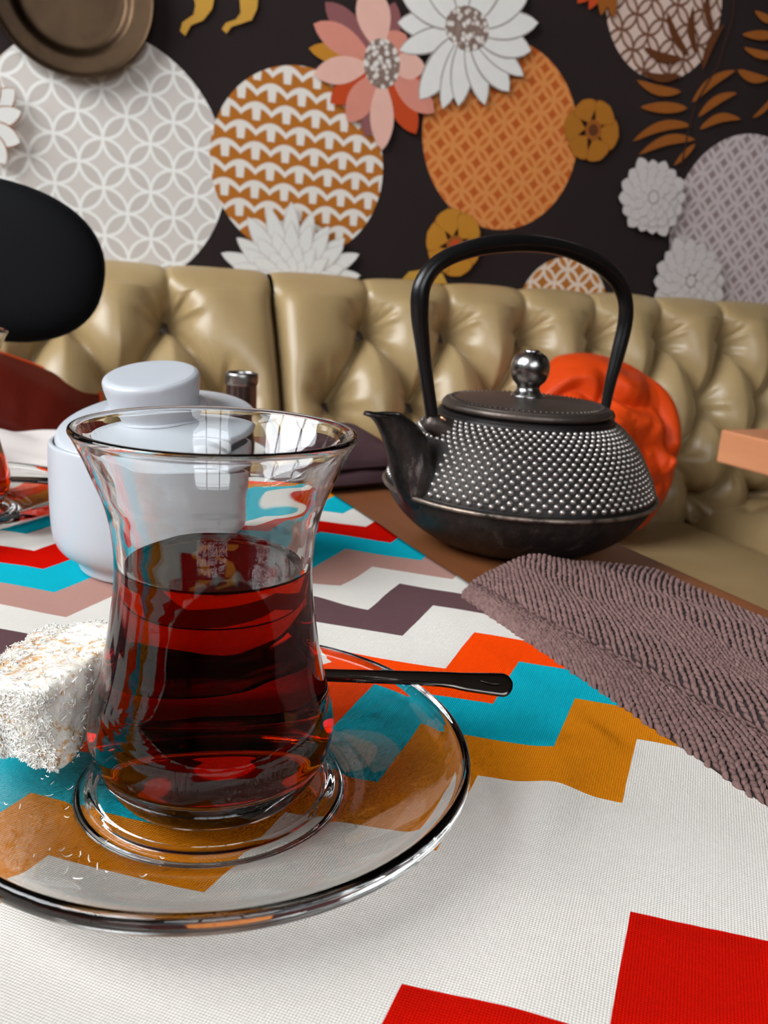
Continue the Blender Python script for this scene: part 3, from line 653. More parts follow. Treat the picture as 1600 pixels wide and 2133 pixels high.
# ------------------------------------------------------------------ glassware
def glass_mat(name, ior, tint=(1, 1, 1, 1), absorb=None, density=0.0):
    m_ = bpy.data.materials.new(name); m_.use_nodes = True; t = m_.node_tree; t.nodes.remove(t.nodes['Principled BSDF'])
    g = t.nodes.new('ShaderNodeBsdfGlass'); g.inputs['IOR'].default_value = ior; g.inputs['Roughness'].default_value = 0.0; g.inputs['Color'].default_value = tint
    t.links.new(g.outputs[0], t.nodes['Material Output'].inputs['Surface'])
    if absorb:
        a = t.nodes.new('ShaderNodeVolumeAbsorption'); a.inputs['Color'].default_value = absorb; a.inputs['Density'].default_value = density
        t.links.new(a.outputs[0], t.nodes['Material Output'].inputs['Volume'])
    return m_
clear_glass = glass_mat('clear_glass', 1.5, (.985, .99, .985, 1))
TEA_ABS, TEA_D = (0.942, 0.73, 0.12, 1), 480.0
tea_in_glass = glass_mat('tea_against_glass', 1.335 / 1.5, (1, 1, 1, 1), TEA_ABS, TEA_D)
tea_surface = glass_mat('tea_surface', 1.335, (1, 1, 1, 1), TEA_ABS, TEA_D)

OUT = [(0, .0010), (.012, .0010), (.0185, .0008), (.0212, .0), (.0234, .0004), (.0262, .0036), (.0287, .0082), (.0300, .0128), (.0304, .0160), (.0300, .0200), (.0289, .0250), (.0274, .0305), (.0260, .0370), (.0245, .0460), (.0236, .0535), (.0234, .0590), (.0237, .0645), (.0247, .0705), (.0260, .0750), (.0276, .0790), (.0294, .0835), (.0310, .0870), (.0321, .0891),
       (.0327, .0902), (.0325, .0911), (.0316, .0914), (.0307, .0908)]
INN = [(.0307, .0908), (.0297, .0884), (.0282, .0850), (.0261, .0800), (.0242, .0750), (.0228, .0705), (.0218, .0645), (.0214, .0590)]
TEA = [(.0214, .0590), (.0216, .0535), (.0225, .0460), (.0240, .0370), (.0254, .0305), (.0268, .0250), (.0279, .0200), (.0283, .0160), (.0279, .0126), (.0264, .0098), (.0232, .0082), (.015, .0078), (0, .0076)]
def tea_glass(label, tea_label, loc):
    go = mesh('tea_glass', *lathe(np.concatenate([catmull(OUT, 6), catmull(INN, 6)[1:]]), 128), clear_glass); go.location = loc
    tag(go, label, 'glass')
    side = catmull(TEA, 6)[::-1]; V, F = lathe(side, 128)
    top = [(.0214, .0590), (.0210, .0584), (.0202, .0580), (.0190, .0579), (.010, .0579), (0, .0579)]
    V2, F2 = lathe(top, 128)
    Vj, Fj = join((V, F), (V2, F2))
    t = mesh('tea', Vj, Fj, mats=[tea_in_glass, tea_surface], fm=[0] * len(F) + [1] * len(F2))
    bm = bmesh.new(); bm.from_mesh(t.data); bmesh.ops.remove_doubles(bm, verts=bm.verts, dist=1e-6); bm.to_mesh(t.data); bm.free()
    t.location = loc; tag(t, tea_label, 'tea'); return go
SX, SY = -.0398, .1976
def saucer(label, loc, k=1.0):
    top = catmull([(0, .0042), (.0262, .0042), (.0285, .0045), (.0298, .0052), (.0310, .0051), (.0322, .0046), (.0345, .0047), (.042, .0062), (.051, .0092), (.058, .0124), (.0610, .0143), (.0628, .0157)], 6)
    rim = catmull([(.0628, .0157), (.0640, .0163), (.0652, .0158), (.0657, .0143), (.0653, .0124), (.0640, .0112)], 5)
    bot = catmull([(.0640, .0112), (.059, .0088), (.051, .0054), (.042, .0028), (.0352, .0018), (.0332, .0006), (.0318, .0), (.0304, .0004), (.0292, .0014), (.0262, .0016), (0, .0016)], 6)
    P = np.concatenate([top, rim[1:], bot[1:]])[::-1] * k
    o = mesh('saucer', *lathe(P, 144), clear_glass); o.location = loc; tag(o, label, 'saucer'); return o
Z0 = .0017
saucer('clear glass saucer under the front tea glass, with lokum and spoon on it', (SX, SY, Z0))
tea_glass('clear tulip shaped tea glass half full, standing in front', 'red brown tea in the front tulip glass', (SX, SY, Z0 + .00445))

# ---- teaspoon
spoon_metal = M('spoon_steel', rgb(88, 83, 80), 0.12, 1.0)
sw = spoon_metal.noise(240, 2, .5, None, (1, 3, 1)); spoon_metal.bump(sw, .04, .0004); spoon_metal = spoon_metal.m
def spoon_mesh(path, widths, th):
    V = []; F = []; n = 12
    P = catmull(path, 8); W = np.interp(np.linspace(0, 1, len(P)), np.linspace(0, 1, len(widths)), widths)
    al = np.concatenate([[0], np.cumsum(np.linalg.norm(np.diff(P, axis=0), axis=1))]); W = W * np.sqrt(1 - (1 - np.clip(al / .0032 + .04, 0, 1)) ** 2)
    for i, p in enumerate(P):
        d = P[min(i + 1, len(P) - 1)] - P[max(i - 1, 0)]; d /= np.linalg.norm(d); sd_ = np.cross(d, (0, 0, 1)); sd_ /= np.linalg.norm(sd_); up_ = np.cross(sd_, d); sd_, up_ = sd_ * math.cos(.6) + up_ * math.sin(.6), up_ * math.cos(.6) - sd_ * math.sin(.6)
        for k in range(n):
            a = 2 * PI * k / n; V.append(p + sd_ * W[i] / 2 * math.cos(a) + up_ * th / 2 * math.copysign(abs(math.sin(a)) ** .7, math.sin(a)))
    m_ = len(P)
    F = [(i * n + k, (i + 1) * n + k, (i + 1) * n + (k + 1) % n, i * n + (k + 1) % n) for i in range(m_ - 1) for k in range(n)]
    F += [tuple(range(n)), tuple((m_ - 1) * n + k for k in range(n - 1, -1, -1))]
    return V, F
def bowl_mesh(c, L, W, dirv, depth):
    dirv = np.array(dirv, float); dirv /= np.linalg.norm(dirv); sd_ = np.array([-dirv[1], dirv[0], 0]); sd_ /= np.linalg.norm(sd_); up_ = np.cross(dirv, sd_)
    V = []; nr, na = 7, 28
    for side in (0, 1):
        for i in range(nr + 1):
            r = i / nr
            for k in range(na):
                a = 2 * PI * k / na; q = np.array(c) + dirv * (L / 2 * r * math.cos(a)) + sd_ * (W / 2 * r * math.sin(a) * (1 - .18 * math.cos(a)))
                V.append(q + up_ * (-depth * (1 - r * r) - side * .0009 * (1 if r < 1 else .3)))
    F = []
    for side in (0, 1):
        b = side * (nr + 1) * na
        for i in range(nr):
            for k in range(na):
                f = (b + i * na + k, b + (i + 1) * na + k, b + (i + 1) * na + (k + 1) % na, b + i * na + (k + 1) % na); F.append(f if side == 0 else f[::-1])
    b = (nr + 1) * na
    for k in range(na): F.append((nr * na + k, b + nr * na + k, b + nr * na + (k + 1) % na, nr * na + (k + 1) % na))
    return V, F
def spoon(label, tip, mid, neck, bowlc, w=(.0068, .0078, .0080, .0080, .0076, .0068, .0058, .0050, .0044, .0040)):
    o = thing('teaspoon', label, 'spoon', (0, 0, 0))
    tip, mid, neck, bowlc = map(lambda p: np.array(p, float), (tip, mid, neck, bowlc))
    mesh('handle', *spoon_mesh([tip, tip * .93 + mid * .07, tip * .82 + mid * .18, tip * .5 + mid * .5, mid, neck], w, .0017), spoon_metal, o)
    d = neck - bowlc; bo = mesh('spoon_bowl', *bowl_mesh(bowlc, .034, .021, d, .0035), spoon_metal, o)
    # engraved ornament along the handle end
    for sgn in (-1, 1):
        L = []
        for k in range(11):
            u_ = k / 10; p = tip * (1 - (.06 + .30 * u_)) + mid * (.06 + .30 * u_); dd = mid - tip; dd /= np.linalg.norm(dd); s_ = np.cross(dd, (0, 0, 1)); s_ /= np.linalg.norm(s_)
            L.append(p + s_ * sgn * .0014 * math.sin(PI * u_) + np.array((0, 0, .00080)))
        mesh('engraved_line', *tube(L, .00016, 5), spoon_metal, o)
    return o
spoon('dark polished steel teaspoon resting across the front saucer rim', (.0412, .2348, .0192), (.014, .2365, .0189), (-.040, .2405, .0150), (-.0605, .2425, .0142))

# ---- lokum with coconut
lok = M('lokum_jelly', rgb(214, 160, 96), 0.4, Subsurface_Weight=0.35, Subsurface_Scale=0.004)
lok.p.inputs['Subsurface Radius'].default_value = (1.0, .5, .2)
pw = lok.smooth(lok.add(lok.noise(420, 4, .7), lok.mul(lok.noise(60, 3), .5)), .58, .74)
lok.base(lok.mix(pw, lok.mix(lok.noise(90, 3), rgb(196, 132, 70), rgb(226, 186, 120)), rgb(236, 230, 220))); lok.bump(lok.noise(700, 3), .4, .0008); lok = lok.m
coco = plain('coconut_flakes', rgb(250, 247, 240), 0.6, nscale=500, namt=.06)
LOK_C, LOK_E, LOK_H = Vector((-.0835, .2085, .0225)), Euler((R(5), R(-3), R(-16)), 'XYZ'), (.0148, .0195, .0108)
lokum = thing('lokum', 'coconut coated lokum cube beside the front tea glass', 'sweet', LOK_C); lokum.rotation_euler = LOK_E
def lok_surface(nx, ny, nz):
    p = np.stack([nx, ny, nz], -1); mx = np.abs(p).max(-1, keepdims=True); p = p / mx
    k = 7.0; sp_ = p / (np.abs(p) ** k).sum(-1, keepdims=True) ** (1 / k)
    q = sp_ * np.array(LOK_H)
    n1 = vnoise(q[..., 0] * 130 + 3, q[..., 1] * 130, q[..., 2] * 130) * .0042 + vnoise(q[..., 0] * 420 + 3, q[..., 1] * 420, q[..., 2] * 420) * .0014
    q = q * (1 + n1[..., None] / .02)
    q[..., 2] *= np.where(q[..., 2] > -.004, 1.04 + .12 * q[..., 0] / LOK_H[0], 1.0); q[..., 0] *= 1 + .10 * q[..., 1] / LOK_H[1]
    return q
def cubes(nn):
    V = []; F = []; b = 0
    t_ = np.linspace(-1, 1, nn); A, B = np.meshgrid(t_, t_); i = np.arange(nn * nn).reshape(nn, nn); one = np.ones_like(A)
    q = np.stack([i[:-1, :-1], i[:-1, 1:], i[1:, 1:], i[1:, :-1]], -1).reshape(-1, 4)
    for (x, y, z) in ((A, B, one), (B, A, -one), (one, A, B), (-one, B, A), (B, one, A), (A, -one, B)):
        V.append(lok_surface(x, y, z).reshape(-1, 3)); F.append(q + b); b += nn * nn
    return np.concatenate(V), np.concatenate(F)
lb = mesh('lokum_body', *cubes(40), lok, lokum)
bm = bmesh.new(); bm.from_mesh(lb.data); bmesh.ops.remove_doubles(bm, verts=bm.verts, dist=1e-5); bm.to_mesh(lb.data); bm.free()
rs = np.random.RandomState(3); V = []; F = []
def flake(c, nrm, L, w, curl, V, F):
    a = rs.randn(3); a -= nrm * (a @ nrm); a /= np.linalg.norm(a) + 1e-9; b = np.cross(nrm, a); tilt = rs.uniform(.0, .7); up_ = nrm * math.sin(tilt) + b * 0
    n0 = len(V)
    for k in range(4):
        t_ = k / 3 - .5; bend = curl * (t_ * t_ * 4)
        p = c + a * L * t_ * math.cos(bend) + nrm * (.0003 + L * .35 * abs(bend) * t_ * t_ * 4 + L * (t_ + .5) * tilt * .4) + b * L * .3 * bend * t_
        ww = w * (1 - .6 * abs(t_) * 2 * .8)
        V.append(p - b * ww / 2); V.append(p + b * ww / 2); V.append(p + nrm * ww * .55)
    for k in range(3):
        i = n0 + 3 * k
        for (u_, v_) in ((0, 1), (1, 2), (2, 0)): F.append((i + u_, i + v_, i + 3 + v_, i + 3 + u_))
faces = np.array([[0, 0, 1], [0, 0, -1], [1, 0, 0], [-1, 0, 0], [0, 1, 0], [0, -1, 0]])
cnt = 0
while cnt < 4200:
    f = faces[rs.choice(6, p=[.24, .02, .14, .14, .06, .40])]; uv = rs.uniform(-1, 1, 3); p = np.where(f != 0, f, uv).astype(float)
    # the cut upper right face stays nearly bare
    if f[2] == 1 and p[0] > -.35 and rs.rand() < .86: continue
    if f[0] == 1 and rs.rand() < (.86 if p[2] < .3 else .5): continue
    q = lok_surface(*[np.array([c_]) for c_ in p])[0]; nn_ = p / (np.abs(p).max()); nn_ = f * 1.0 + .25 * p; nn_ /= np.linalg.norm(nn_)
    flake(q, nn_, rs.uniform(.0007, .0017), rs.uniform(.0003, .0006), rs.uniform(-1.1, 1.1), V, F); cnt += 1
ck = mesh('coconut_flakes', np.array(V), np.array(F), coco, lokum); ck['kind'] = 'stuff'
# crumbs fallen on the saucer
V = []; F = []
for k in range(46):
    a = rs.uniform(2.2, 4.6); r = rs.uniform(.034, .058); x_ = SX + r * math.cos(a); y_ = SY + r * math.sin(a)
    zt = Z0 + float(np.interp(r, [.0345, .042, .051, .059, .0625], [.0047, .0062, .0092, .013, .015])) + .0001
    flake(np.array([x_, y_, zt]), np.array([0, 0, 1.0]), rs.uniform(.0008, .0028), rs.uniform(.0002, .0004), rs.uniform(-.8, .8), V, F)
cr = mesh('coconut_crumbs', np.array(V), np.array(F), coco); tag(cr, 'loose white coconut crumbs scattered on the front glass saucer', 'crumbs'); cr['kind'] = 'stuff'

# ------------------------------------------------------------------ cast iron kettle
cast = M('cast_iron', rgb(46, 43, 41), 0.42, 0.75)
cn = cast.noise(260, 4, .65); cast.base(cast.mix(cast.noise(30, 4), rgb(60, 53, 49), rgb(112, 101, 93))); cast.bump(cn, .28, .0012); cast = cast.m
cast_low = M('cast_iron_foot', rgb(36, 33, 31), 0.5, 0.6)
cast_low.base(cast_low.ramp(cast_low.noise(170, 5, .7, None, (1, 1, .45)), [(.35, rgb(38, 34, 32)), (.60, rgb(62, 55, 51)), (.76, rgb(128, 116, 104))])); cast_low.bump(cast_low.noise(240, 4), .3, .0015); cast_low = cast_low.m
worn = M('worn_iron', rgb(170, 165, 160), 0.30, 0.9); worn.base(worn.mix(worn.noise(500, 2), rgb(130, 125, 120), rgb(196, 190, 184))); worn = worn.m
ridge = M('worn_ridge', rgb(110, 98, 88), .4, .8); ridge.base(ridge.ramp(ridge.noise(90, 4, .7), [(.35, rgb(54, 48, 44)), (.6, rgb(150, 134, 120))])); ridge = ridge.m
cast_spout = M('cast_iron_spout', rgb(60, 56, 54), .4, .8); cast_spout.base(cast_spout.ramp(cast_spout.noise(85, 5, .7, None, (1, 1, .35)), [(.40, rgb(40, 37, 35)), (.58, rgb(70, 65, 62)), (.72, rgb(170, 162, 154))])); cast_spout.bump(cast_spout.noise(220, 4), .25, .0012); cast_spout = cast_spout.m
black_rod = M('black_lacquer', rgb(22, 21, 21), 0.28, 0.3); black_rod.bump(black_rod.noise(200, 3), .06, .001); black_rod = black_rod.m
copper = plain('copper_wire', rgb(196, 150, 118), .3, 1.0)
kettle = thing('kettle', 'black cast iron kettle with hobnail pattern and arched handle', 'kettle', (.0705, .4514, 0), 0)
UPP = [(.0455, .0705), (.0462, .0682), (.0500, .0655), (.0560, .0595), (.0612, .0520), (.0655, .0440), (.0686, .0370), (.0700, .0325)]
LOWP = [(0, .0012), (.029, .0012), (.0325, 0), (.0365, .0010), (.0445, .0038), (.0535, .0090), (.0618, .0162), (.0672, .0232), (.0694, .0280), (.0700, .0302)]
cast_body = M('cast_iron_body', rgb(34, 31, 30), .48, .7); cast_body.bump(cast_body.noise(260, 4), .25, .001); cast_body.base(cast_body.mix(cast_body.noise(30, 4), rgb(26, 24, 23), rgb(48, 44, 42))); cast_body = cast_body.m
kb = mesh('body', *lathe(np.concatenate([catmull([(.0698, .0300), (.0712, .0306), (.0716, .0316), (.0710, .0324), (.0700, .0328)], 4), catmull(UPP[::-1], 8)[1:], [(.0430, .0712), (.036, .0700)]]), 128), cast_body, kettle)
rg = [(.0716 + .0011 * math.cos(t_), .0315 + .0011 * math.sin(t_)) for t_ in np.linspace(-PI, PI, 13)]
mesh('ridge_band', *lathe(rg, 128), ridge, kettle)
mesh('lower_shell', *lathe(catmull(LOWP, 6), 128), cast_low, kettle)
lid = mesh('lid', *lathe(np.concatenate([[(0, .0690), (.036, .0690)], catmull([(.0428, .0716), (.0440, .0728), (.0438, .0744), (.0425, .0756), (.0412, .0762), (.030, .0776), (.016, .0786), (.0085, .0790), (0, .0792)], 6)]), 96), cast, kettle)
kn = M('knob_steel', rgb(120, 118, 116), 0.24, 1.0); kn.base(kn.mix(kn.smooth(kn.noise(160, 4), .4, .65), rgb(120, 118, 116), rgb(205, 203, 200))); kn = kn.m
mesh('knob', *lathe(catmull([(0, .0785), (.0080, .0788), (.0084, .0800), (.0066, .0818), (.0058, .0840), (.0068, .0856), (.0086, .0876), (.0098, .0905), (.0101, .0935), (.0097, .0965), (.0082, .0995), (.0060, .1013), (.0042, .1020), (.0036, .1028), (0, .1030)], 5), 48), kn, lid)
# fine beads around the lid edge
V = []; F = []
for k in range(90):
    a = 2 * PI * k / 90; c_, s_ = math.cos(a), math.sin(a)
    v_, f_ = lathe([(.0008, 0), (.0006, .0005), (0, .0007)], 6); V2 = [(x_ * 1.6 * c_ - y_ * s_ + .0392 * c_, x_ * 1.6 * s_ + y_ * c_ + .0392 * s_, z_ + .0765) for x_, y_, z_ in v_]
    b_ = len(V); V += V2; F += [tuple(i + b_ for i in q) for q in f_]
ob = mesh('lid_beading', V, F, cast, lid); ob['kind'] = 'stuff'
# hobnails: staggered rows on the shoulder
prof = catmull(UPP[::-1], 24); seg = np.hypot(*np.diff(prof, axis=0).T); arc = np.concatenate([[0], np.cumsum(seg)])
nails = []; NR, NA = 17, 80; SPD = R(180 + 32)           # spout direction
for r in range(NR):
    s_ = .0028 + (arc[-1] - .0062) * (r / (NR - 1)) ** 1.0
    rr = np.interp(s_, arc, prof[:, 0]); zz_ = np.interp(s_, arc, prof[:, 1]); d_ = .0004
    r2 = np.interp(s_ + d_, arc, prof[:, 0]); z2 = np.interp(s_ + d_, arc, prof[:, 1]); tl = math.atan2(z2 - zz_, rr - r2)
    for k in range(NA):
        a = 2 * PI * (k + .5 * (r % 2)) / NA
        da = abs((a - SPD + PI) % (2 * PI) - PI)
        if da < .19 and zz_ < .058: continue
        size = .00168 * (.62 + .38 * rr / .070) * (1 - .10 * r / NR)
        nrm = Vector((math.sin(tl) * math.cos(a), math.sin(tl) * math.sin(a), math.cos(tl)))
        nails.append((Vector((rr * math.cos(a), rr * math.sin(a), zz_)), nrm, size, a))
hv, hf = lathe(catmull([(1.0, -.25), (.92, .22), (.66, .62), (.34, .84), (0, .90)], 2), 10)
camdir = Vector((.0705, .4514, 0)); camp = Vector((-.0705, -.4514, .132))
def facing(nl): return (camp - nl[0]).normalized().dot(nl[1]) * nl[2]
nails.sort(key=facing, reverse=True)
hm = None
for i, (p, nrm, size, a) in enumerate(nails[:300]):
    if hm is None: h = mesh('hobnail', hv, hf, worn, kb); hm = h.data
    else: h = bpy.data.objects.new('hobnail', hm); COL.objects.link(h); h.parent = kb
    h.location = p; h.rotation_euler = nrm.to_track_quat('Z', 'Y').to_euler(); h.scale = (size,) * 3
V = []; F = []
for (p, nrm, size, a) in nails[300:]:
    q = nrm.to_track_quat('Z', 'Y').to_matrix(); b_ = len(V)
    V += [tuple(p + q @ (Vector(v_) * size)) for v_ in hv]; F += [tuple(i + b_ for i in f_) for f_ in hf]
hr = mesh('hobnail_field', V, F, worn, kb); hr['kind'] = 'stuff'
# handle, in the plane of the spout
hd = Vector((math.cos(SPD), math.sin(SPD), 0))
hp = catmull([(.0590, .0665), (.0600, .0735), (.0635, .0870), (.0675, .1040), (.0705, .1190), (.0700, .1320), (.0610, .1425), (.0420, .1500), (.0200, .1538), (.0, .1546), (-.0200, .1528), (-.0400, .1475), (-.0540, .1400), (-.0620, .1300), (-.0640, .1180), (-.0618, .1020), (-.0590, .0870), (-.0575, .0740), (-.0565, .0675)], 6)
nl_ = len(hp); rad = [.0026 + .0016 * min(1, min(i, nl_ - 1 - i) / 26) + .0002 * math.sin(i * .3) for i in range(nl_)]
mesh('handle', *tube([(hd.x * p[0], hd.y * p[0], p[1]) for p in hp], rad, 18), black_rod, kettle)
for sgn in (1, -1):
    e = hd * sgn
    mesh('handle_lug', *tube([tuple(e * .044 + Vector((0, 0, .0600))), tuple(e * .052 + Vector((0, 0, .0640))), tuple(e * .0595 + Vector((0, 0, .0668))), tuple(e * .0625 + Vector((0, 0, .0676)))], [.0075, .0060, .0048, .0034], 16), cast, kettle)
    mesh('hinge_pin', *tube([tuple(e * .0555 + Vector((-e.y, e.x, 0)) * t_ + Vector((0, 0, .0705 - abs(t_) * .2))) for t_ in (-.0065, 0, .0065)], .0009, 8), copper, kettle)
SPR = [((.0640, .0200), (.0480, .0360), .0170), ((.0715, .0275), (.0540, .0450), .0150), ((.0778, .0385), (.0585, .0545), .0122), ((.0828, .0530), (.0645, .0625), .0098), ((.0882, .0640), (.0705, .0680), .0080), ((.0925, .0695), (.0750, .0708), .0068), ((.0975, .0717), (.0772, .0723), .0062)]
SPA = catmull([(*a_, *b_, c_) for a_, b_, c_ in SPR], 5); V = []; F = []; ns = 24
for (ox, oz, ix, iz, lr) in SPA:
    for k in range(ns):
        a = 2 * PI * k / ns; ca, sa = math.cos(a), math.sin(a); rho = (ox + ix) / 2 + (ox - ix) / 2 * ca; z_ = (oz + iz) / 2 + (oz - iz) / 2 * ca
        V.append((hd.x * rho - hd.y * lr * sa, hd.y * rho + hd.x * lr * sa, z_))
F = [(i * ns + k, i * ns + (k + 1) % ns, (i + 1) * ns + (k + 1) % ns, (i + 1) * ns + k) for i in range(len(SPA) - 1) for k in range(ns)]
so = mesh('spout', V, F, cast_spout, kettle); md = so.modifiers.new('thick', 'SOLIDIFY'); md.thickness = .0016

# ------------------------------------------------------------------ white sugar bowl
china = M('white_china', rgb(232, 233, 236), 0.35, Coat_Weight=0.2, Coat_Roughness=.2); china.base(china.mix(china.noise(12, 2), rgb(182, 187, 193), rgb(190, 194, 199))); china = china.m
BX, BY = -.1035, .3755
bowl = thing('sugar_bowl', 'white china sugar bowl with a lid lying askew', 'bowl', (BX, BY, .0016))
bo = catmull([(0, .0015), (.029, .0015), (.0305, 0), (.0325, .0004), (.0330, .0040), (.0352, .0058), (.0400, .0090), (.0425, .0132), (.0436, .0190), (.0440, .0300), (.0440, .0450), (.0438, .0545), (.0434, .0562), (.0424, .0566), (.0416, .0558), (.0412, .0500), (.0410, .0250), (.0390, .0140), (.030, .0090), (0, .0085)], 5)
mesh('bowl_body', *lathe(bo, 112), china, bowl)
lid2 = mesh('lid', *lathe(catmull([(0, -.0030), (.034, -.0030), (.0375, -.0036), (.0385, -.0018), (.0400, -.0004), (.0424, .0004), (.0434, .0018), (.0430, .0034), (.0412, .0048), (.0340, .0066), (.0260, .0086), (.0222, .0102), (.0204, .0112), (0, .0116)], 5), 112), china, bowl)
lid2.location = (.0025, .0, .0612); lid2.rotation_euler = (R(12), R(-4.5), 0)
mesh('knob', *lathe(catmull([(.0196, .0095), (.0190, .0125), (.0192, .0155), (.0200, .0195), (.0205, .0225), (.0203, .0246), (.0190, .0258), (.0160, .0263), (0, .0264)], 5), 80), china, lid2)

# ------------------------------------------------------------------ second place setting at the far left
X2, Y2 = -.2225, .4240
saucer('clear glass saucer of the second setting at the left edge', (X2, Y2, Z0))
tea_glass('second tea glass cut by the left edge of the picture', 'dark tea in the second glass at the left edge', (X2, Y2, Z0 + .00445))
spoon('steel teaspoon on the second saucer at the left edge', (-.160, .446, .0172), (-.180, .450, .0178), (-.212, .468, .0128), (-.230, .472, .0135))
wrap = plain('red_wrapper', rgb(206, 48, 18), .4, nscale=60)
wv_, wf_ = grid(24, 24, lambda U, Vv: np.stack([(U - .5) * .017, (Vv - .5) * .012, .0012 + .0016 * np.abs(vnoise(U * 5, Vv * 5)) + .0035 * np.exp(-((U - .5) / .3) ** 2 - ((Vv - .5) / .3) ** 2)], -1))
wr = mesh('sweet_wrapper', wv_, wf_, wrap); wr.location = (-.174, .410, Z0 + .0065); wr.rotation_euler = (0, R(-8), R(40)); wr.modifiers.new('thick', 'SOLIDIFY').thickness = .0004
tag(wr, 'tiny red paper scrap on the second saucer at the left edge', 'paper')

# ---- crumpled white napkin and plum napkin
paper = plain('white_napkin_cloth', rgb(222, 212, 206), .85, nscale=30, namt=.05, bump=.1)
def napkin(name, mat, label, loc, rz, w, l, h, seed, amp):
    def fn(U, Vv):
        x = (U - .5) * w; y = (Vv - .5) * l; e = np.minimum(np.minimum(U, 1 - U), np.minimum(Vv, 1 - Vv)); k = 1 - np.exp(-e / .10)
        wv = np.abs(vnoise(U * 4 + seed, Vv * 3 + U * 2.5)) * 2
        z = .0012 + k * (h * (.55 + .45 * Vv) + amp * (wv - .4)) 
        return np.stack([x + .006 * vnoise(Vv * 6, U * 3 + seed), y + .006 * vnoise(U * 6 + 4, Vv * 2 + seed), np.maximum(z, .0008)], -1)
    o = mesh(name, *grid(80, 80, fn), mat); o.location = loc; o.rotation_euler = (0, 0, rz); tag(o, label, 'napkin')
    o.modifiers.new('thick', 'SOLIDIFY').thickness = .0008; return o
pz = TAB
def tb(a, b): return (.9 * a - .436 * b, .436 * a + .9 * b)
px_, py_ = tb(.045, .632); napkin('white_napkin', paper, 'crumpled white napkin behind the sugar bowl at the left', (px_, py_, .002), TAB, .17, .12, .010, 2.0, .022)
plum = satin('plum_cloth', rgb(60, 42, 46), rgb(78, 55, 59))
def fold_profile(layers, w, l, th, rnd):
    pass
plum_o = thing('folded_plum_napkin', 'folded dark plum napkin on the table behind the kettle spout', 'napkin', (*tb(.222, .535), .0016), TAB + R(8))
for k, (dx, dy, w_, l_, z0) in enumerate(((0, 0, .070, .080, .0), (.004, .004, .066, .074, .009))):
    def fn(U, Vv, w_=w_, l_=l_, z0=z0, dx=dx, dy=dy, k=k):
        x = (U - .5) * 2; y = (Vv - .5) * 2; kk = np.clip((1 - np.abs(x) ** 6) * (1 - np.abs(y) ** 6), 0, 1) ** .4
        return np.stack([dx + x * w_ / 2, dy + y * l_ / 2, z0 + .004 + kk * (.007 + .012 * k * np.clip(.6 + .6 * y, 0, 1)) + .003 * vnoise(x * 2 + k, y * 2) * kk], -1)
    def fb(U, Vv, w_=w_, l_=l_, z0=z0, dx=dx, dy=dy):
        x = (U - .5) * 2; y = (Vv - .5) * 2; kk = np.clip((1 - np.abs(x) ** 6) * (1 - np.abs(y) ** 6), 0, 1) ** .4
        return np.stack([dx + x * w_ / 2, dy + y * l_ / 2, z0 + .004 - .0038 * kk], -1)
    a_, fa = grid(40, 40, fn); b_, fb_ = grid(40, 40, fb)
    mesh('napkin_fold', np.concatenate([a_, b_]), np.concatenate([fa, fb_[:, ::-1] + len(a_)]), plum, plum_o)
# ---- small dark shaker behind the bowl
sh = thing('pepper_shaker', 'small dark glass shaker with metal rim behind the sugar bowl', 'shaker', (-.104, .600, .0016))
smoky = plain('smoky_brown_glass', rgb(48, 34, 30), .15, nscale=50, Coat_Weight=.5)
mesh('shaker_body', *lathe(catmull([(0, 0), (.0120, 0), (.0128, .002), (.0118, .020), (.0108, .040), (.0106, .056)], 5), 40), smoky, sh)
mesh('shaker_rim', *lathe(catmull([(.0104, .0555), (.0112, .0565), (.0113, .0620), (.0104, .0638), (.0088, .0632), (.0084, .0560)], 4), 40), steel, sh)

# ------------------------------------------------------------------ chunky knitted napkin at the right
yarn_base = plain('mauve_yarn_base', rgb(44, 32, 31), .95, nscale=300, namt=.2)
yarn = M('mauve_yarn', rgb(142, 112, 106), .9); yarn.base(yarn.mix(yarn.noise(380, 3), rgb(84, 62, 60), rgb(142, 112, 106))); yarn = matte(yarn.m, .2)
knit = thing('knitted_napkin', 'folded mauve brown knitted napkin between kettle and table edge', 'napkin', (0, 0, 0), TAB)
CS = catmull([(.2895, .0016), (.2915, .0045), (.2885, .0078), (.279, .0092), (.265, .0098), (.248, .0104), (.232, .0110), (.219, .0114), (.208, .0114), (.2005, .0098), (.1975, .0074), (.1990, .0056), (.1970, .0050), (.1940, .0058), (.1905, .0052), (.1880, .0034), (.1870, .0016)], 10)
cseg = np.hypot(*np.diff(CS, axis=0).T); carc = np.concatenate([[0], np.cumsum(cseg)])
BF = .324
def knit_pt(s_, b):
    """s_ runs across the folded section, b along the table edge"""
    a = np.interp(s_, carc, CS[:, 0]); z = np.interp(s_, carc, CS[:, 1])
    top = np.clip((a - .202) / .02, 0, 1) * np.clip((.288 - a) / .02, 0, 1)
    shift = .016 * np.clip((.30 - b) / .14, 0, 1.4) * np.clip((.245 - a) / .03, 0, 1) * np.clip((a - .1872) / .007, 0, 1)
    endk = np.clip((BF - b) / .014, 0, 1) ** .5
    z = .0014 + (z - .0014) * (.12 + .88 * endk) + top * endk * (.0034 * vnoise(a * 30, b * 26) + .0014 * vnoise(a * 70, b * 60) + .0032 * np.exp(-((a - .250 + .35 * (b - .25)) / .009) ** 2))
    far = np.clip((b - .20) / (BF - .20), 0, 1)
    b2 = b - far * (np.interp(a, [.187, .198, .22], [.020, .010, 0]) + np.interp(a, [.262, .292], [0, .020]))
    a = a + shift + .0012 * vnoise(b * 60, a * 8)
    return np.stack([a, b2, z + 0 * a], -1)
nu, nv = 150, 220
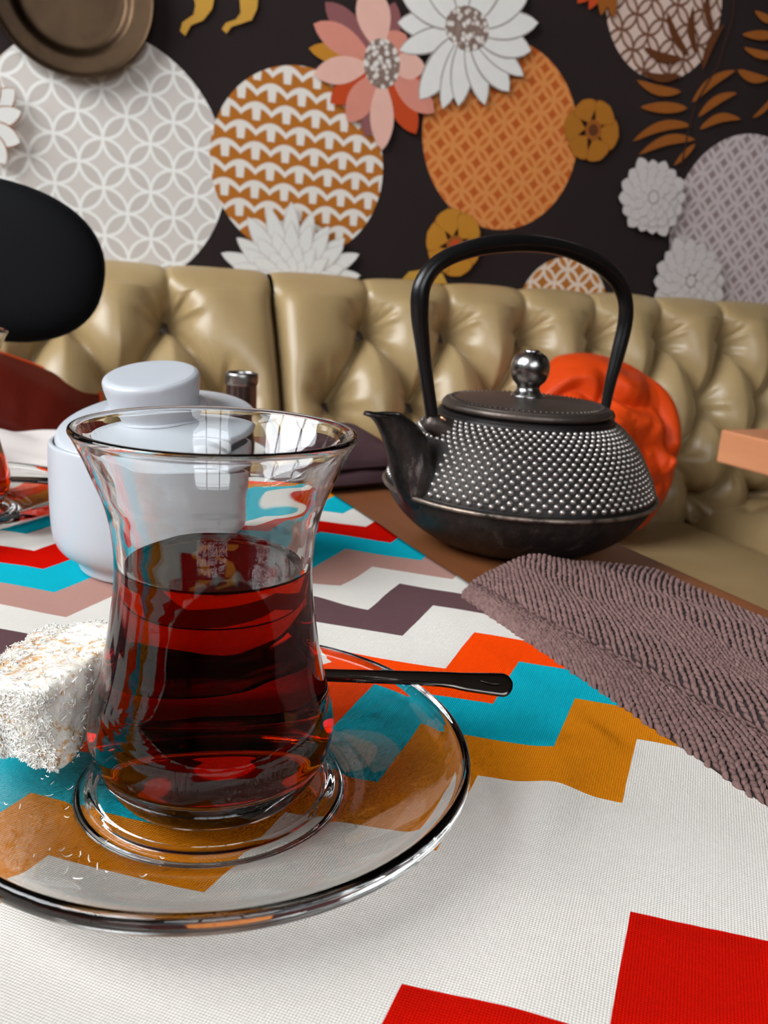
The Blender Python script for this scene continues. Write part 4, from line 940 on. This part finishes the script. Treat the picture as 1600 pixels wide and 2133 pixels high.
kv, kf = grid(nu, nv, lambda U, Vv: knit_pt(U * carc[-1], .034 + (BF - .034) * Vv))
kbm = mesh('napkin_cloth', kv, kf[:, ::-1], yarn_base, knit)
rs = np.random.RandomState(11)
V = []; F = []
ringn = 5
def stitches():
    Vs = []; Fs = []; base_ = 0
    P = []; A = []
    fine = np.linspace(0, carc[-1], 900); den = np.zeros(899)
    for bb in (.06, .11, .16, .21, .26, .31): den = np.maximum(den, np.linalg.norm(np.diff(knit_pt(fine, np.full(900, bb)), axis=0), axis=1))
    ql = np.concatenate([[0], np.cumsum(den)])
    vd = np.array((-.60, .80)); ud = np.array((.80, .60)); cs_, ls_ = .0023, .0027; I, J = np.meshgrid(np.arange(-20, 220), np.arange(-60, 220))
    lat = (I.ravel() * cs_)[:, None] * ud + ((J.ravel() + .5 * (I.ravel() % 2)) * ls_)[:, None] * vd + np.array((0, .034)) + rs.uniform(-.00022, .00022, (I.size, 2))
    ok = (lat[:, 0] > .0004) & (lat[:, 0] < ql[-1] - .0004) & (lat[:, 1] > .034) & (lat[:, 1] < BF - .0004); lat = lat[ok]; par = (I.ravel()[ok] % 2) * 2 - 1
    P = np.stack([np.interp(lat[:, 0], ql, fine), lat[:, 1], par], -1)
    e_ = .0006
    C = knit_pt(P[:, 0], P[:, 1]); DS = (knit_pt(np.minimum(P[:, 0] + e_, carc[-1]), P[:, 1]) - knit_pt(np.maximum(P[:, 0] - e_, 0), P[:, 1])); DB = knit_pt(P[:, 0], np.minimum(P[:, 1] + e_, BF)) - knit_pt(P[:, 0], P[:, 1] - e_)
    DS /= np.linalg.norm(DS, axis=1)[:, None] + 1e-9; DB /= np.linalg.norm(DB, axis=1)[:, None] + 1e-9
    NN = np.cross(DB, DS); NN /= np.linalg.norm(NN, axis=1)[:, None] + 1e-9
    flip = np.sign(NN[:, 2]); flip[flip == 0] = 1
    ang = np.where(P[:, 2] > 0, .30, -.22) + rs.uniform(-.22, .22, len(P))
    ang = ang * .8 - .64; D = DB * np.cos(ang)[:, None] + DS * np.sin(ang)[:, None]; Wd = np.cross(NN, D)
    L = .0019 * rs.uniform(.85, 1.2, len(P)); rr = .00094 * rs.uniform(.8, 1.2, len(P))
    rings = [(-1.0, .35, -.1), (-.5, .95, .32), (.15, 1.0, .42), (.65, .85, .22), (1.0, .3, -.15)]
    for (t_, k_, h_) in rings:
        for q in range(ringn):
            a = 2 * PI * q / ringn
            Vs.append(C + D * (L * t_)[:, None] + Wd * (rr * k_ * math.cos(a))[:, None] + NN * (rr * (k_ * math.sin(a) * .8 + h_ * 1.1))[:, None])
    Vs = np.stack(Vs, 1); n_ = len(P); m_ = Vs.shape[1]
    tmpl = np.array([(i * ringn + k, i * ringn + (k + 1) % ringn, (i + 1) * ringn + (k + 1) % ringn, (i + 1) * ringn + k) for i in range(4) for k in range(ringn)])
    Fs = (tmpl[None] + (np.arange(n_) * m_)[:, None, None]).reshape(-1, 4)
    return Vs.reshape(-1, 3), Fs
sv, sf = stitches(); st_o = mesh('knit_stitches', sv, sf, yarn, knit); st_o['kind'] = 'stuff'
